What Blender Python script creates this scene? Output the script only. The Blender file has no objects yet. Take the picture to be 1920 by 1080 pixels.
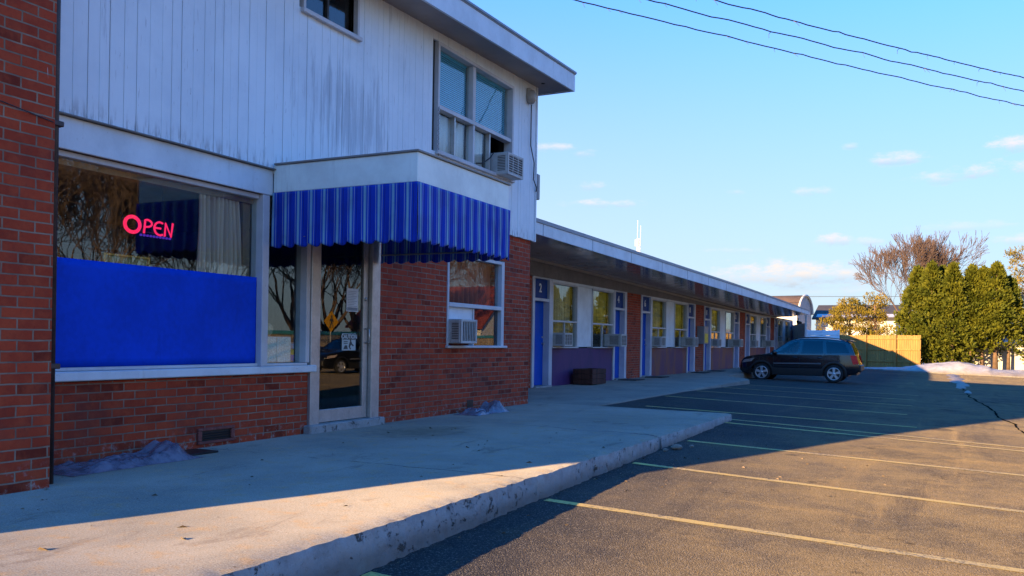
import bpy, math, random
from mathutils import Vector, Matrix, noise
R = math.radians
sc = bpy.context.scene
C = sc.collection
PI = math.pi
rnd = random.Random(7)

# ------------------------------------------------------------------ helpers
class MB:
    """collects shapes, then links them as ONE mesh object"""
    def __init__(s): s.v = []; s.f = []; s.sm = []
    def add(s, vs, fs, smooth=False):
        b = len(s.v); s.v += [tuple(p) for p in vs]
        s.f += [tuple(b + i for i in f) for f in fs]; s.sm += [smooth] * len(fs)
        return s
    def box(s, x0, x1, y0, y1, z0, z1):
        vs = [(x, y, z) for z in (z0, z1) for y in (y0, y1) for x in (x0, x1)]
        return s.add(vs, [(0, 2, 3, 1), (4, 5, 7, 6), (0, 1, 5, 4), (2, 6, 7, 3), (0, 4, 6, 2), (1, 3, 7, 5)])
    def bbox(s, x0, x1, y0, y1, z0, z1, b=.01):
        """box with chamfered edges"""
        vs = []; idx = {}
        X = (x0, x1); Y = (y0, y1); Z = (z0, z1)
        for i in (0, 1):
            for j in (0, 1):
                for k in (0, 1):
                    sx, sy, sz = 1 - 2 * i, 1 - 2 * j, 1 - 2 * k
                    for a, d in enumerate(((0, b, b), (b, 0, b), (b, b, 0))):
                        idx[i, j, k, a] = len(vs)
                        vs.append((X[i] + sx * d[0], Y[j] + sy * d[1], Z[k] + sz * d[2]))
        fs = []
        for i in (0, 1):
            fs.append([idx[i, j, k, 0] for j, k in ((0, 0), (1, 0), (1, 1), (0, 1))])
            fs.append([idx[j, i, k, 1] for j, k in ((0, 0), (1, 0), (1, 1), (0, 1))])
            fs.append([idx[j, k, i, 2] for j, k in ((0, 0), (1, 0), (1, 1), (0, 1))])
        for i in (0, 1):
            for j in (0, 1):
                fs.append([idx[0, i, j, 1], idx[1, i, j, 1], idx[1, i, j, 2], idx[0, i, j, 2]])
                fs.append([idx[i, 0, j, 0], idx[i, 1, j, 0], idx[i, 1, j, 2], idx[i, 0, j, 2]])
                fs.append([idx[i, j, 0, 0], idx[i, j, 1, 0], idx[i, j, 1, 1], idx[i, j, 0, 1]])
        for i in (0, 1):
            for j in (0, 1):
                for k in (0, 1): fs.append([idx[i, j, k, a] for a in (0, 1, 2)])
        # orient outwards
        c = Vector(((x0 + x1) / 2, (y0 + y1) / 2, (z0 + z1) / 2)); out = []
        for f in fs:
            p = [Vector(vs[q]) for q in f]
            n = (p[1] - p[0]).cross(p[2] - p[0]); m = sum(p, Vector()) / len(p)
            out.append(f if n.dot(m - c) > 0 else f[::-1])
        return s.add(vs, out)
    def tube(s, pts, r, n=8, r2=None, cap=True, smooth=True):
        pts = [Vector(p) for p in pts]; m = len(pts); vs = []; fs = []
        rr = r if isinstance(r, (list, tuple)) else [r + ((r2 if r2 is not None else r) - r) * i / max(1, m - 1) for i in range(m)]
        u = None
        for i, p in enumerate(pts):
            t = (pts[min(i + 1, m - 1)] - pts[max(i - 1, 0)])
            t = t.normalized() if t.length > 1e-9 else Vector((0, 0, 1))
            if u is None:
                u = t.orthogonal().normalized()
            else:
                u = u - t * u.dot(t)
                u = u.normalized() if u.length > 1e-6 else t.orthogonal().normalized()
            w = t.cross(u)
            for k in range(n):
                a = 2 * PI * k / n
                vs.append(p + (u * math.cos(a) + w * math.sin(a)) * rr[i])
        for i in range(m - 1):
            for k in range(n):
                k2 = (k + 1) % n
                fs.append((i * n + k, i * n + k2, (i + 1) * n + k2, (i + 1) * n + k))
        if cap:
            fs.append(tuple(range(n))[::-1]); fs.append(tuple((m - 1) * n + k for k in range(n)))
        return s.add(vs, fs, smooth)
    def lathe(s, c, axis, prof, n=24, smooth=True):
        """prof: list of (radius, height along axis)"""
        a = Vector(axis).normalized(); u = a.orthogonal().normalized(); w = a.cross(u); c = Vector(c)
        vs = []; fs = []; m = len(prof)
        for r, h in prof:
            for k in range(n):
                t = 2 * PI * k / n
                vs.append(c + a * h + (u * math.cos(t) + w * math.sin(t)) * r)
        for i in range(m - 1):
            for k in range(n):
                k2 = (k + 1) % n
                fs.append((i * n + k, i * n + k2, (i + 1) * n + k2, (i + 1) * n + k))
        return s.add(vs, fs, smooth)
    def grid(s, fn, nu, nv, smooth=True, flip=False):
        vs = [fn(i / nu, j / nv) for j in range(nv + 1) for i in range(nu + 1)]; fs = []
        for j in range(nv):
            for i in range(nu):
                q = (j * (nu + 1) + i, j * (nu + 1) + i + 1, (j + 1) * (nu + 1) + i + 1, (j + 1) * (nu + 1) + i)
                fs.append(q[::-1] if flip else q)
        return s.add(vs, fs, smooth)
    def prism(s, poly, axis, a0, a1):
        """poly: 2D points in the two other axes (order x,y,z without axis), extruded along axis"""
        def P(p, a):
            q = list(p); q.insert(axis, a); return tuple(q)
        n = len(poly); vs = [P(p, a0) for p in poly] + [P(p, a1) for p in poly]
        fs = [tuple(range(n))[::-1], tuple(range(n, 2 * n))] + [(i, (i + 1) % n, n + (i + 1) % n, n + i) for i in range(n)]
        return s.add(vs, fs)
    def build(s, name, mat, parent=None, loc=None, solid=0, fixn=False):
        me = bpy.data.meshes.new(name)
        o = W0(parent) if parent is not None else Vector(loc or (0, 0, 0))
        me.from_pydata([(v[0] - o.x, v[1] - o.y, v[2] - o.z) for v in s.v], [], s.f)
        me.polygons.foreach_set('use_smooth', s.sm)
        me.materials.append(mat)
        if fixn:
            import bmesh
            bm = bmesh.new(); bm.from_mesh(me); bmesh.ops.recalc_face_normals(bm, faces=bm.faces[:]); bm.to_mesh(me); bm.free()
        me.update()
        ob = bpy.data.objects.new(name, me); C.objects.link(ob)
        if parent is not None:
            ob.parent = parent
        else:
            ob.location = o
        WL[ob.name] = o
        if solid:
            m = ob.modifiers.new('Solidify', 'SOLIDIFY'); m.thickness = solid; m.offset = 0
        return ob
WL = {}
def W0(o): return WL[o.name]
def tag(o, label=None, cat=None, group=None, kind=None):
    if label: o['label'] = label
    if cat: o['category'] = cat
    if group: o['group'] = group
    if kind: o['kind'] = kind
    return o
def thing(name, loc, label, cat, group=None):
    o = bpy.data.objects.new(name, None); C.objects.link(o); o.location = loc; WL[o.name] = Vector(loc)
    o.empty_display_size = .2
    return tag(o, label, cat, group)
def kids(o): return [c for c in bpy.data.objects if c.parent == o]
def copy_tree(o, parent=None):
    c = o.copy(); C.objects.link(c); WL[c.name] = WL[o.name]
    if parent is not None: c.parent = parent
    for ch in kids(o): copy_tree(ch, c)
    return c
def text_mesh(body, size, depth=.0):
    cu = bpy.data.curves.new('numeral', 'FONT'); cu.body = body; cu.size = size; cu.extrude = depth
    cu.align_x = 'CENTER'; cu.align_y = 'CENTER'; cu.resolution_u = 3; cu.offset = size * .018
    ob = bpy.data.objects.new('numeral', cu); C.objects.link(ob)
    bpy.context.view_layer.update()
    me = bpy.data.meshes.new_from_object(ob.evaluated_get(bpy.context.evaluated_depsgraph_get()))
    vs = [tuple(v.co) for v in me.vertices]; fs = [tuple(p.vertices) for p in me.polygons]
    bpy.data.objects.remove(ob); bpy.data.curves.remove(cu); bpy.data.meshes.remove(me)
    return vs, fs
def text_on(mb, body, size, place, depth=.004):
    vs, fs = text_mesh(body, size, depth)
    mb.add([place(*v) for v in vs], fs); return mb

# ------------------------------------------------------------------ materials
class NT:
    def __init__(s, name):
        s.m = bpy.data.materials.new(name); s.m.use_nodes = True
        s.t = s.m.node_tree; s.t.nodes.clear()
        s.out = s.t.nodes.new('ShaderNodeOutputMaterial')
    def n(s, typ, ins=None, **kw):
        nd = s.t.nodes.new(typ)
        for k, v in kw.items(): setattr(nd, k, v)
        for k, v in (ins or {}).items(): s.set(nd.inputs[k], v)
        return nd
    def set(s, sock, v):
        if isinstance(v, bpy.types.NodeSocket): s.t.links.new(v, sock)
        elif isinstance(v, bpy.types.Node): s.t.links.new(v.outputs[0], sock)
        else:
            if sock.type == 'RGBA' and len(v) == 3: v = (*v, 1)
            sock.default_value = v
    def math(s, op, a, b=0.0, c=0.0, clamp=False):
        nd = s.n('ShaderNodeMath', operation=op, use_clamp=clamp)
        for i, v in enumerate((a, b, c)):
            s.set(nd.inputs[i], v)
        return nd.outputs[0]
    def mix(s, f, a, b, blend='MIX'):
        nd = s.n('ShaderNodeMix', data_type='RGBA', blend_type=blend)
        s.set(nd.inputs[0], f); s.set(nd.inputs[6], a); s.set(nd.inputs[7], b)
        return nd.outputs[2]
    def pos(s):
        return s.n('ShaderNodeNewGeometry').outputs['Position']
    def obj(s):
        return s.n('ShaderNodeTexCoord').outputs['Object']
    def mapping(s, v, scale=(1, 1, 1), loc=(0, 0, 0)):
        nd = s.n('ShaderNodeMapping'); s.set(nd.inputs[0], v); nd.inputs['Scale'].default_value = scale; nd.inputs['Location'].default_value = loc
        return nd.outputs[0]
    def noise(s, v, scale, detail=4, rough=.6, dist=0.):
        return s.n('ShaderNodeTexNoise', {'Vector': v, 'Scale': scale, 'Detail': detail, 'Roughness': rough, 'Distortion': dist}).outputs['Fac']
    def ramp(s, f, a, b, ca=0., cb=1.):
        nd = s.n('ShaderNodeMapRange', clamp=True, interpolation_type='SMOOTHSTEP')
        s.set(nd.inputs[0], f); nd.inputs[1].default_value = a; nd.inputs[2].default_value = b; nd.inputs[3].default_value = ca; nd.inputs[4].default_value = cb
        return nd.outputs[0]
    def bump(s, h, strength=.3, dist=.01):
        return s.n('ShaderNodeBump', {'Height': h, 'Strength': strength, 'Distance': dist}).outputs[0]
    def bsdf(s, base, rough=.6, normal=None, metal=0., spec=.5, **kw):
        nd = s.n('ShaderNodeBsdfPrincipled')
        s.set(nd.inputs['Base Color'], base); s.set(nd.inputs['Roughness'], rough); s.set(nd.inputs['Metallic'], metal)
        s.set(nd.inputs['Specular IOR Level'], spec)
        if normal is not None: s.set(nd.inputs['Normal'], normal)
        for k, v in kw.items(): s.set(nd.inputs[k.replace('_', ' ')], v)
        return nd.outputs[0]
    def done(s, sh):
        s.t.links.new(sh, s.out.inputs[0]); return s.m

def m_plain(name, col, rough=.5, var=.15, scale=6, bump=.1, metal=0., spec=.5, dirt=0., dirtcol=(.05, .045, .04), **kw):
    t = NT(name); p = t.obj()
    a = t.noise(p, scale, 5); b = t.noise(p, scale * 9, 3)
    f = t.ramp(t.math('ADD', t.math('MULTIPLY', a, .65), t.math('MULTIPLY', b, .35)), .35, .65)
    c = t.mix(f, tuple(x * (1 - var) for x in col), tuple(min(1, x * (1 + var)) for x in col))
    if dirt:
        d = t.ramp(t.noise(t.mapping(p, (1, 1, .35)), scale * 2.2, 8, .72), .56, .7)
        c = t.mix(t.math('MULTIPLY', d, dirt), c, dirtcol)
    return t.done(t.bsdf(c, rough, t.bump(b, bump, .004), metal, spec, **kw))

def m_emit(name, col, s):
    t = NT(name); e = t.n('ShaderNodeEmission', {'Color': col, 'Strength': s}); return t.done(e.outputs[0])

def m_glass(name, tint=(.8, .85, .85), boost=1.7, add=.03, rough=.0, wav=.0):
    t = NT(name)
    tr = t.n('ShaderNodeBsdfTransparent', {'Color': tint})
    nrm = t.bump(t.noise(t.obj(), 1.6, 2, .4), wav, .02) if wav else None
    gl = t.n('ShaderNodeBsdfGlossy', {'Color': (.95, .97, 1.), 'Roughness': rough})
    if nrm is not None: t.set(gl.inputs['Normal'], nrm)
    lw = t.n('ShaderNodeLayerWeight', {'Blend': .5})           # Schlick: both faces of a thin pane
    f = t.math('ADD', t.math('MULTIPLY', t.math('POWER', lw.outputs['Facing'], 5.), .55), (.025 * boost + add * .2), clamp=True)
    mx = t.n('ShaderNodeMixShader'); t.set(mx.inputs[0], f); t.set(mx.inputs[1], tr.outputs[0]); t.set(mx.inputs[2], gl.outputs[0])
    return t.done(mx.outputs[0])

def m_brick(name='brick', c1=(.43, .058, .020), c2=(.28, .036, .015), mort=(.31, .22, .15)):
    t = NT(name); p = t.pos()
    sp = t.n('ShaderNodeSeparateXYZ', {0: p}); g = t.n('ShaderNodeNewGeometry')
    ns = t.n('ShaderNodeSeparateXYZ', {0: g.outputs['True Normal']})
    isx = t.math('GREATER_THAN', t.math('ABSOLUTE', ns.outputs[0]), .5)
    u = t.math('ADD', t.math('MULTIPLY', isx, sp.outputs[1]), t.math('MULTIPLY', t.math('SUBTRACT', 1., isx), sp.outputs[0]))
    z = sp.outputs[2]
    wob = t.noise(t.mapping(p, (3, 3, 3)), 2.0, 2)
    v = t.n('ShaderNodeCombineXYZ', {0: t.math('ADD', u, t.math('MULTIPLY', wob, .012)), 1: t.math('ADD', z, t.math('MULTIPLY', wob, .010)), 2: 0.})
    b = t.n('ShaderNodeTexBrick', {'Vector': v.outputs[0], 'Color1': (0, 0, 0), 'Color2': (1, 1, 1), 'Mortar': (.5, .5, .5), 'Scale': 1.0,
            'Mortar Size': .0058, 'Mortar Smooth': .25, 'Bias': 0., 'Brick Width': .212, 'Row Height': .0672})
    b.offset = .5; b.squash = 1
    rv = t.n('ShaderNodeSeparateColor', {0: b.outputs[0]}).outputs[0]
    fine = t.noise(p, 55, 4); big = t.noise(p, 1.1, 5, .65); mid = t.noise(p, 9, 4)
    c = t.mix(rv, c1, c2)
    c = t.mix(t.ramp(t.math('FRACT', t.math('MULTIPLY', rv, 7.31)), .85, .92), c, tuple(x * .6 for x in c2))
    c = t.mix(t.math('MULTIPLY', t.ramp(mid, .38, .7), .45), c, (.47, .085, .03))
    c = t.mix(t.math('MULTIPLY', t.ramp(fine, .5, .75), .30), c, (.09, .03, .02))
    c = t.mix(t.math('MULTIPLY', t.ramp(big, .50, .72), .45), c, (.10, .045, .035))
    mc = t.mix(t.ramp(t.noise(p, 4.3, 4), .35, .7), mort, tuple(x * .55 for x in mort))
    mc = t.mix(t.math('MULTIPLY', t.ramp(big, .4, .6), .5), mc, (.15, .075, .055))
    c = t.mix(b.outputs[1], c, mc)
    # splashed and salty lowest courses, pale drips
    lime = t.math('MULTIPLY', t.ramp(z, .22, .0), t.ramp(t.noise(p, 14, 6, .7), .52, .66))
    c = t.mix(t.math('MULTIPLY', lime, .55), c, (.42, .38, .34))
    drip = t.ramp(t.noise(t.mapping(p, (1, 1, .16)), 17, 3, .5), .735, .76)
    c = t.mix(t.math('MULTIPLY', drip, .6), c, (.5, .48, .45))
    h = t.math('SUBTRACT', t.math('MULTIPLY', fine, .25), t.math('MULTIPLY', b.outputs[1], 1.0))
    return t.done(t.bsdf(c, .88, t.bump(h, .55, .006), spec=.25))

def m_siding(name='siding_paint'):
    t = NT(name); p = t.pos()
    sp = t.n('ShaderNodeSeparateXYZ', {0: p})
    st = t.mapping(p, (1, 1, .18)); st2 = t.mapping(p, (1.0, 1.0, .07))
    a = t.noise(p, 1.2, 5, .65)
    c = t.mix(t.ramp(a, .35, .7), (.77, .84, .86), (.68, .75, .78))
    # worn patch where the boards have weathered, and flaked vertical streaks
    cy = t.math('SUBTRACT', sp.outputs[1], 7.55); cz = t.math('SUBTRACT', sp.outputs[2], 3.35)
    d = t.math('SQRT', t.math('ADD', t.math('POWER', t.math('MULTIPLY', cy, .8), 2.), t.math('POWER', t.math('MULTIPLY', cz, 1.1), 2.)))
    near = t.ramp(d, 1.0, .1)
    wear = t.ramp(t.math('ADD', t.noise(st2, 14, 7, .7), t.math('MULTIPLY', near, .24)), .60, .76)
    c = t.mix(t.math('MULTIPLY', wear, .42), c, (.24, .27, .31))
    fl = t.ramp(t.noise(st, 30, 8, .75), .64, .70)
    c = t.mix(t.math('MULTIPLY', fl, .75), c, (.16, .15, .15))
    fl2 = t.ramp(t.noise(st2, 55, 3, .6), .66, .72)
    c = t.mix(t.math('MULTIPLY', fl2, .4), c, (.25, .24, .24))
    low = t.math('MULTIPLY', t.ramp(sp.outputs[2], 2.78, 2.58), t.ramp(t.noise(st, 24, 5), .46, .66))
    c = t.mix(t.math('MULTIPLY', low, .6), c, (.2, .19, .19))
    h = t.math('ADD', t.noise(st2, 70, 4), t.math('MULTIPLY', fl, -.8))
    return t.done(t.bsdf(c, .55, t.bump(h, .25, .003), spec=.4))

def m_white_paint(name, col=(.71, .77, .79), peel=.55, pc=(.17, .13, .1)):
    t = NT(name); p = t.pos()
    a = t.noise(p, 2.0, 5, .65)
    c = t.mix(t.ramp(a, .35, .7), col, tuple(x * .82 for x in col))
    e = t.ramp(t.noise(p, 26, 9, .78), .63, .67)
    c = t.mix(t.math('MULTIPLY', e, peel), c, pc)
    g = t.ramp(t.noise(t.mapping(p, (1, 1, .12)), 9, 6, .7), .56, .75)
    c = t.mix(t.math('MULTIPLY', g, .3), c, (.33, .30, .24))
    return t.done(t.bsdf(c, .5, t.bump(t.math('ADD', t.noise(p, 40, 4), t.math('MULTIPLY', e, -1.)), .25, .003), spec=.4))

def m_concrete(name, *a_, joints=(), **k_):
    return m_concrete_(name, *a_, joints=joints, **k_)
def m_concrete_(name, c1=(.31, .285, .23), c2=(.21, .20, .17), stain=(.36, .235, .10), ss=.7, joints=()):
    t = NT(name); p = t.pos()
    big = t.noise(p, .9, 6, .65, .4); mid = t.noise(p, 6, 6, .7); fine = t.noise(p, 130, 3, .7); grit = t.noise(p, 320, 2, .6)
    c = t.mix(t.ramp(big, .35, .68), c1, c2)
    c = t.mix(t.math('MULTIPLY', t.ramp(mid, .50, .72), ss), c, stain)
    c = t.mix(t.math('MULTIPLY', t.ramp(fine, .52, .66), .7), c, tuple(x * .42 for x in c2))
    c = t.mix(t.math('MULTIPLY', t.ramp(fine, .46, .33), .4), c, (.50, .46, .40))
    band = t.ramp(t.noise(t.mapping(p, (1, .3, 1)), 3.2, 6, .7, .6), .56, .68)
    c = t.mix(t.math('MULTIPLY', band, .62), c, (.15, .125, .10))
    sand = t.noise(p, 62, 5, .75)
    c = t.mix(t.math('MULTIPLY', t.ramp(sand, .54, .66), .5), c, (.36, .22, .09))
    c = t.mix(t.math('MULTIPLY', t.ramp(sand, .47, .36), .4), c, (.42, .40, .37))
    c = t.mix(t.math('MULTIPLY', t.ramp(t.noise(p, 11, 8, .75), .625, .69), .7), c, (.09, .07, .055))
    sv_ = t.n('ShaderNodeSeparateXYZ', {0: p})
    for jy, jw in joints:
        d_ = t.math('ABSOLUTE', t.math('SUBTRACT', t.math('ADD', sv_.outputs[1], t.math('MULTIPLY', t.math('SUBTRACT', t.noise(p, 2.3, 5, .7), .5), .16)), jy))
        c = t.mix(t.math('MULTIPLY', t.ramp(d_, jw * 1.6, jw * .5), t.ramp(t.noise(p, 1.9, 3), .38, .55)), c, (.05, .04, .03))
    for sx_, sy_, rx_, ry_, am in ((.85, 7.75, .55, .75, .65), (.5, 4.9, .5, 1.2, .3), (2.2, 10.6, .7, 1.0, .3)):
        dd = t.math('ADD', t.math('POWER', t.math('DIVIDE', t.math('SUBTRACT', sv_.outputs[0], sx_), rx_), 2.), t.math('POWER', t.math('DIVIDE', t.math('SUBTRACT', sv_.outputs[1], sy_), ry_), 2.))
        c = t.mix(t.math('MULTIPLY', t.ramp(t.math('ADD', dd, t.math('MULTIPLY', t.math('SUBTRACT', t.math('ADD', t.math('MULTIPLY', mid, .6), t.math('MULTIPLY', big, .4)), .5), 6.)), 1.3, -.3), am), c, (.15, .115, .075))
    h = t.math('ADD', t.math('MULTIPLY', fine, .5), t.math('ADD', t.math('MULTIPLY', mid, .5), t.math('MULTIPLY', grit, .35)))
    return t.done(t.bsdf(c, .9, t.bump(h, .35, .0035), spec=.08, Diffuse_Roughness=1.0))

def m_concrete_edge(name):
    t = NT(name); p = t.pos()
    mid = t.noise(p, 5, 7, .7); fine = t.noise(p, 60, 4, .7)
    c = t.mix(t.ramp(mid, .35, .7), (.38, .375, .355), (.27, .26, .245))
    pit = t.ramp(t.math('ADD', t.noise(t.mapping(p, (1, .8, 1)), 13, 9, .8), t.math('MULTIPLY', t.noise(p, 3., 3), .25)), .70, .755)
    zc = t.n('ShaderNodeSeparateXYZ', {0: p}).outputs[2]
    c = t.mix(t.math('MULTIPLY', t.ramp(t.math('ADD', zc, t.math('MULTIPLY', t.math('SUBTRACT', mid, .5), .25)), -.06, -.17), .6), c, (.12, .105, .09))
    c = t.mix(t.math('MULTIPLY', pit, .85), c, (.06, .05, .04))
    c = t.mix(t.math('MULTIPLY', t.ramp(fine, .55, .7), .35), c, (.15, .13, .11))
    h = t.math('SUBTRACT', t.math('MULTIPLY', fine, .5), t.math('MULTIPLY', pit, 1.5))
    return t.done(t.bsdf(c, .92, t.bump(h, .7, .015), spec=.2))

def m_asphalt(name='asphalt'):
    t = NT(name); p = t.pos()
    big = t.noise(p, .35, 6, .6, .5); mid = t.noise(p, 2.2, 7, .7); fine = t.noise(p, 170, 2, .6); agg = t.n('ShaderNodeTexVoronoi', {'Vector': p, 'Scale': 120.}).outputs['Distance']
    rv = t.n('ShaderNodeTexVoronoi', {'Vector': p, 'Scale': 120.}).outputs['Color']
    rr = t.n('ShaderNodeSeparateColor', {0: rv}).outputs[0]
    c = t.mix(t.ramp(big, .35, .68), (.044, .042, .042), (.078, .070, .064))
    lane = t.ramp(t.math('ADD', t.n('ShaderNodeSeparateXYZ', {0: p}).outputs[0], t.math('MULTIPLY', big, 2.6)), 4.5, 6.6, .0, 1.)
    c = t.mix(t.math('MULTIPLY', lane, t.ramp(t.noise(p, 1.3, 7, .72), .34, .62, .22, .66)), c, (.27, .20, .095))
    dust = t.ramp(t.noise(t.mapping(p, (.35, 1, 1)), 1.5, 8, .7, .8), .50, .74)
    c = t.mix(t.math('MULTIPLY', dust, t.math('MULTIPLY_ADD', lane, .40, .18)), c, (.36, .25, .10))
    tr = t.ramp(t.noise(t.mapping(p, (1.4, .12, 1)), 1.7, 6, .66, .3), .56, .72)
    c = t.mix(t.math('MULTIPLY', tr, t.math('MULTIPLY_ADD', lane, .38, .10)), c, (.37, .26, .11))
    ty = t.ramp(t.noise(t.mapping(p, (1.1, .10, 1), (4.3, 1.7, 0)), 1.9, 6, .66, .4), .57, .70)
    c = t.mix(t.math('MULTIPLY', ty, .5), c, (.045, .04, .038))
    oil = t.ramp(t.noise(t.mapping(p, (1, .8, 1), (9., 3., 0)), 1.25, 4, .55), .66, .74)
    c = t.mix(t.math('MULTIPLY', oil, .6), c, (.022, .02, .02))
    c = t.mix(t.math('MULTIPLY', t.ramp(rr, .70, 1.), .38), c, (.34, .30, .24))
    c = t.mix(t.math('MULTIPLY', t.ramp(agg, .35, .75), .5), c, (.02, .02, .02))
    c = t.mix(t.math('MULTIPLY', t.ramp(mid, .61, .68), .65), c, (.018, .017, .017))
    gr = t.ramp(t.noise(p, 48, 3, .6), .70, .74)
    c = t.mix(t.math('MULTIPLY', gr, .6), c, (.40, .33, .22))
    h = t.math('ADD', t.math('MULTIPLY', fine, .4), t.math('SUBTRACT', t.math('MULTIPLY', mid, .3), agg))
    return t.done(t.bsdf(c, .9, t.bump(h, .7, .007), spec=.06, Diffuse_Roughness=1.0))

def m_line(name='line_paint'):
    t = NT(name); p = t.pos()
    n1 = t.noise(p, 34, 6, .75); n2 = t.noise(p, 2.4, 4, .6); n3 = t.noise(p, 160, 2)
    c = t.mix(t.ramp(n2, .35, .7), (.74, .49, .12), (.63, .44, .16))
    w = t.ramp(t.math('ADD', n1, t.math('MULTIPLY', n2, .35)), .69, .82)
    c = t.mix(t.math('MULTIPLY', w, .85), c, (.055, .05, .046))
    c = t.mix(t.math('MULTIPLY', t.ramp(n3, .55, .7), .35), c, (.10, .085, .05))
    return t.done(t.bsdf(c, .75, t.bump(n3, .4, .004), spec=.3))

def m_awning(name='awning_cloth'):
    t = NT(name); p = t.pos(); sp = t.n('ShaderNodeSeparateXYZ', {0: p})
    u = t.math('FRACT', t.math('MULTIPLY', t.math('ADD', sp.outputs[0], t.math('SUBTRACT', sp.outputs[1], 6.38)), 1 / .1527))
    r = t.n('ShaderNodeValToRGB'); t.set(r.inputs[0], u)
    cr = r.color_ramp; cr.interpolation = 'LINEAR'
    bl = (.004, .048, .50, 1); dk = (.004, .015, .2, 1); wh = (.30, .42, .56, 1); cy = (.14, .34, .52, 1); lb = (.05, .14, .42, 1)
    stops = [(0, bl), (.055, bl), (.065, wh), (.095, wh), (.105, bl), (.17, bl), (.19, lb), (.24, cy), (.30, (.34, .52, .62, 1)), (.36, cy), (.43, lb), (.45, bl), (.52, bl), (.53, wh), (.565, wh), (.575, bl), (.70, bl), (.71, dk), (.74, dk), (.75, bl), (1, bl)]
    while len(cr.elements) < len(stops): cr.elements.new(.5)
    for e, (q, c) in zip(cr.elements, stops): e.position = q; e.color = c
    n = t.noise(p, 3, 5)
    c = t.mix(t.math('MULTIPLY', t.ramp(n, .4, .75), .35), r.outputs[0], (.02, .03, .12))
    b = t.bsdf(c, .75, t.bump(t.noise(p, 300, 2), .2, .001), spec=.3)
    tr = t.n('ShaderNodeBsdfTranslucent', {'Color': c})
    mx = t.n('ShaderNodeMixShader', {0: .12}); t.set(mx.inputs[1], b); t.set(mx.inputs[2], tr.outputs[0])
    return t.done(mx.outputs[0])

def m_leaf(name, a, b, tl=.25):
    t = NT(name); p = t.pos()
    n = t.noise(p, 1.3, 3); f = t.noise(p, 9, 2)
    c = t.mix(t.ramp(t.math('ADD', t.math('MULTIPLY', n, .6), t.math('MULTIPLY', f, .4)), .36, .64), a, b)
    bs = t.bsdf(c, .7, spec=.25)
    tr = t.n('ShaderNodeBsdfTranslucent', {'Color': c})
    mx = t.n('ShaderNodeMixShader', {0: tl}); t.set(mx.inputs[1], bs); t.set(mx.inputs[2], tr.outputs[0])
    return t.done(mx.outputs[0])

def m_soffit(name='soffit_panel'):
    t = NT(name); p = t.pos()
    n = t.noise(p, 1.5, 6, .65); d = t.ramp(t.noise(t.mapping(p, (1, .3, 1)), 5, 7, .7), .56, .7)
    c = t.mix(t.ramp(n, .35, .7), (.46, .46, .48), (.33, .33, .35))
    c = t.mix(t.math('MULTIPLY', d, .5), c, (.025, .022, .02))
    return t.done(t.bsdf(c, t.ramp(n, .3, .7, .07, .16), t.bump(t.noise(t.mapping(p, (1, .5, 1)), 2.2, 3), .10, .02), spec=.9))

def m_purple(name='wainscot_paint'):
    t = NT(name); p = t.pos(); sp = t.n('ShaderNodeSeparateXYZ', {0: p})
    far = t.ramp(sp.outputs[1], 22.5, 24.5)
    n = t.noise(t.mapping(p, (1, 1, .45)), 1.6, 5, .65); s = t.noise(t.mapping(p, (1, 1, .15)), 5, 6, .7)
    base = t.mix(far, (.085, .032, .125), (.155, .052, .095))
    alt = t.mix(far, (.060, .028, .11), (.25, .085, .05))
    c = t.mix(t.ramp(n, .4, .62), base, alt)
    c = t.mix(t.math('MULTIPLY', t.ramp(s, .56, .72), .6), c, (.05, .02, .05))
    return t.done(t.bsdf(c, .6, t.bump(s, .15, .006), spec=.35))

def m_wood(name, c1, c2, scale=1., rough=.8):
    t = NT(name); p = t.pos()
    g = t.noise(t.mapping(p, (14 * scale, 14 * scale, 1.2 * scale)), 1., 6, .65, .3); n = t.noise(p, 1.1, 4); b = t.noise(t.mapping(p, (7, 7, .01)), 1., 1)
    c = t.mix(t.ramp(t.math('ADD', t.math('MULTIPLY', g, .55), t.math('ADD', t.math('MULTIPLY', n, .2), t.math('MULTIPLY', b, .25))), .38, .62), c1, c2)
    return t.done(t.bsdf(c, rough, t.bump(g, .25, .005), spec=.25))

def m_snow(name='snow'):
    t = NT(name); p = t.pos()
    a = t.noise(p, 1.4, 7, .7, .4); f = t.noise(p, 14, 5, .7); sp = t.n('ShaderNodeSeparateXYZ', {0: p})
    c = t.mix(t.ramp(a, .42, .70), (.40, .39, .385), (.26, .235, .20))
    c = t.mix(t.math('MULTIPLY', t.ramp(f, .58, .72), .45), c, (.20, .15, .10))
    c = t.mix(t.math('MULTIPLY', t.ramp(t.math('ADD', sp.outputs[2], t.math('MULTIPLY', a, .25)), -.02, -.24), .65), c, (.25, .19, .12))
    return t.done(t.bsdf(c, .7, t.bump(t.math('ADD', a, t.math('MULTIPLY', f, .5)), .6, .06), spec=.3, Subsurface_Weight=0.0))

def m_curtain(name, a, b):
    t = NT(name); p = t.pos()
    n = t.noise(t.mapping(p, (1, 9, .35)), 1.3, 4)
    c = t.mix(t.ramp(n, .35, .65), a, b)
    return t.done(t.bsdf(c, .85, spec=.2))

def m_plastic(name='plastic_sheet_film'):
    t = NT(name); p = t.pos()
    n = t.noise(p, 8, 6, .7)
    c = t.mix(t.ramp(n, .4, .65), (.30, .27, .32), (.15, .135, .17))
    b = t.bsdf(c, .2, t.bump(t.noise(p, 30, 5, .7), .5, .01), spec=.5)
    tr = t.n('ShaderNodeBsdfTransparent', {'Color': (.8, .8, .85)})
    mx = t.n('ShaderNodeMixShader', {0: .3}); t.set(mx.inputs[1], b); t.set(mx.inputs[2], tr.outputs[0])
    return t.done(mx.outputs[0])

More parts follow.
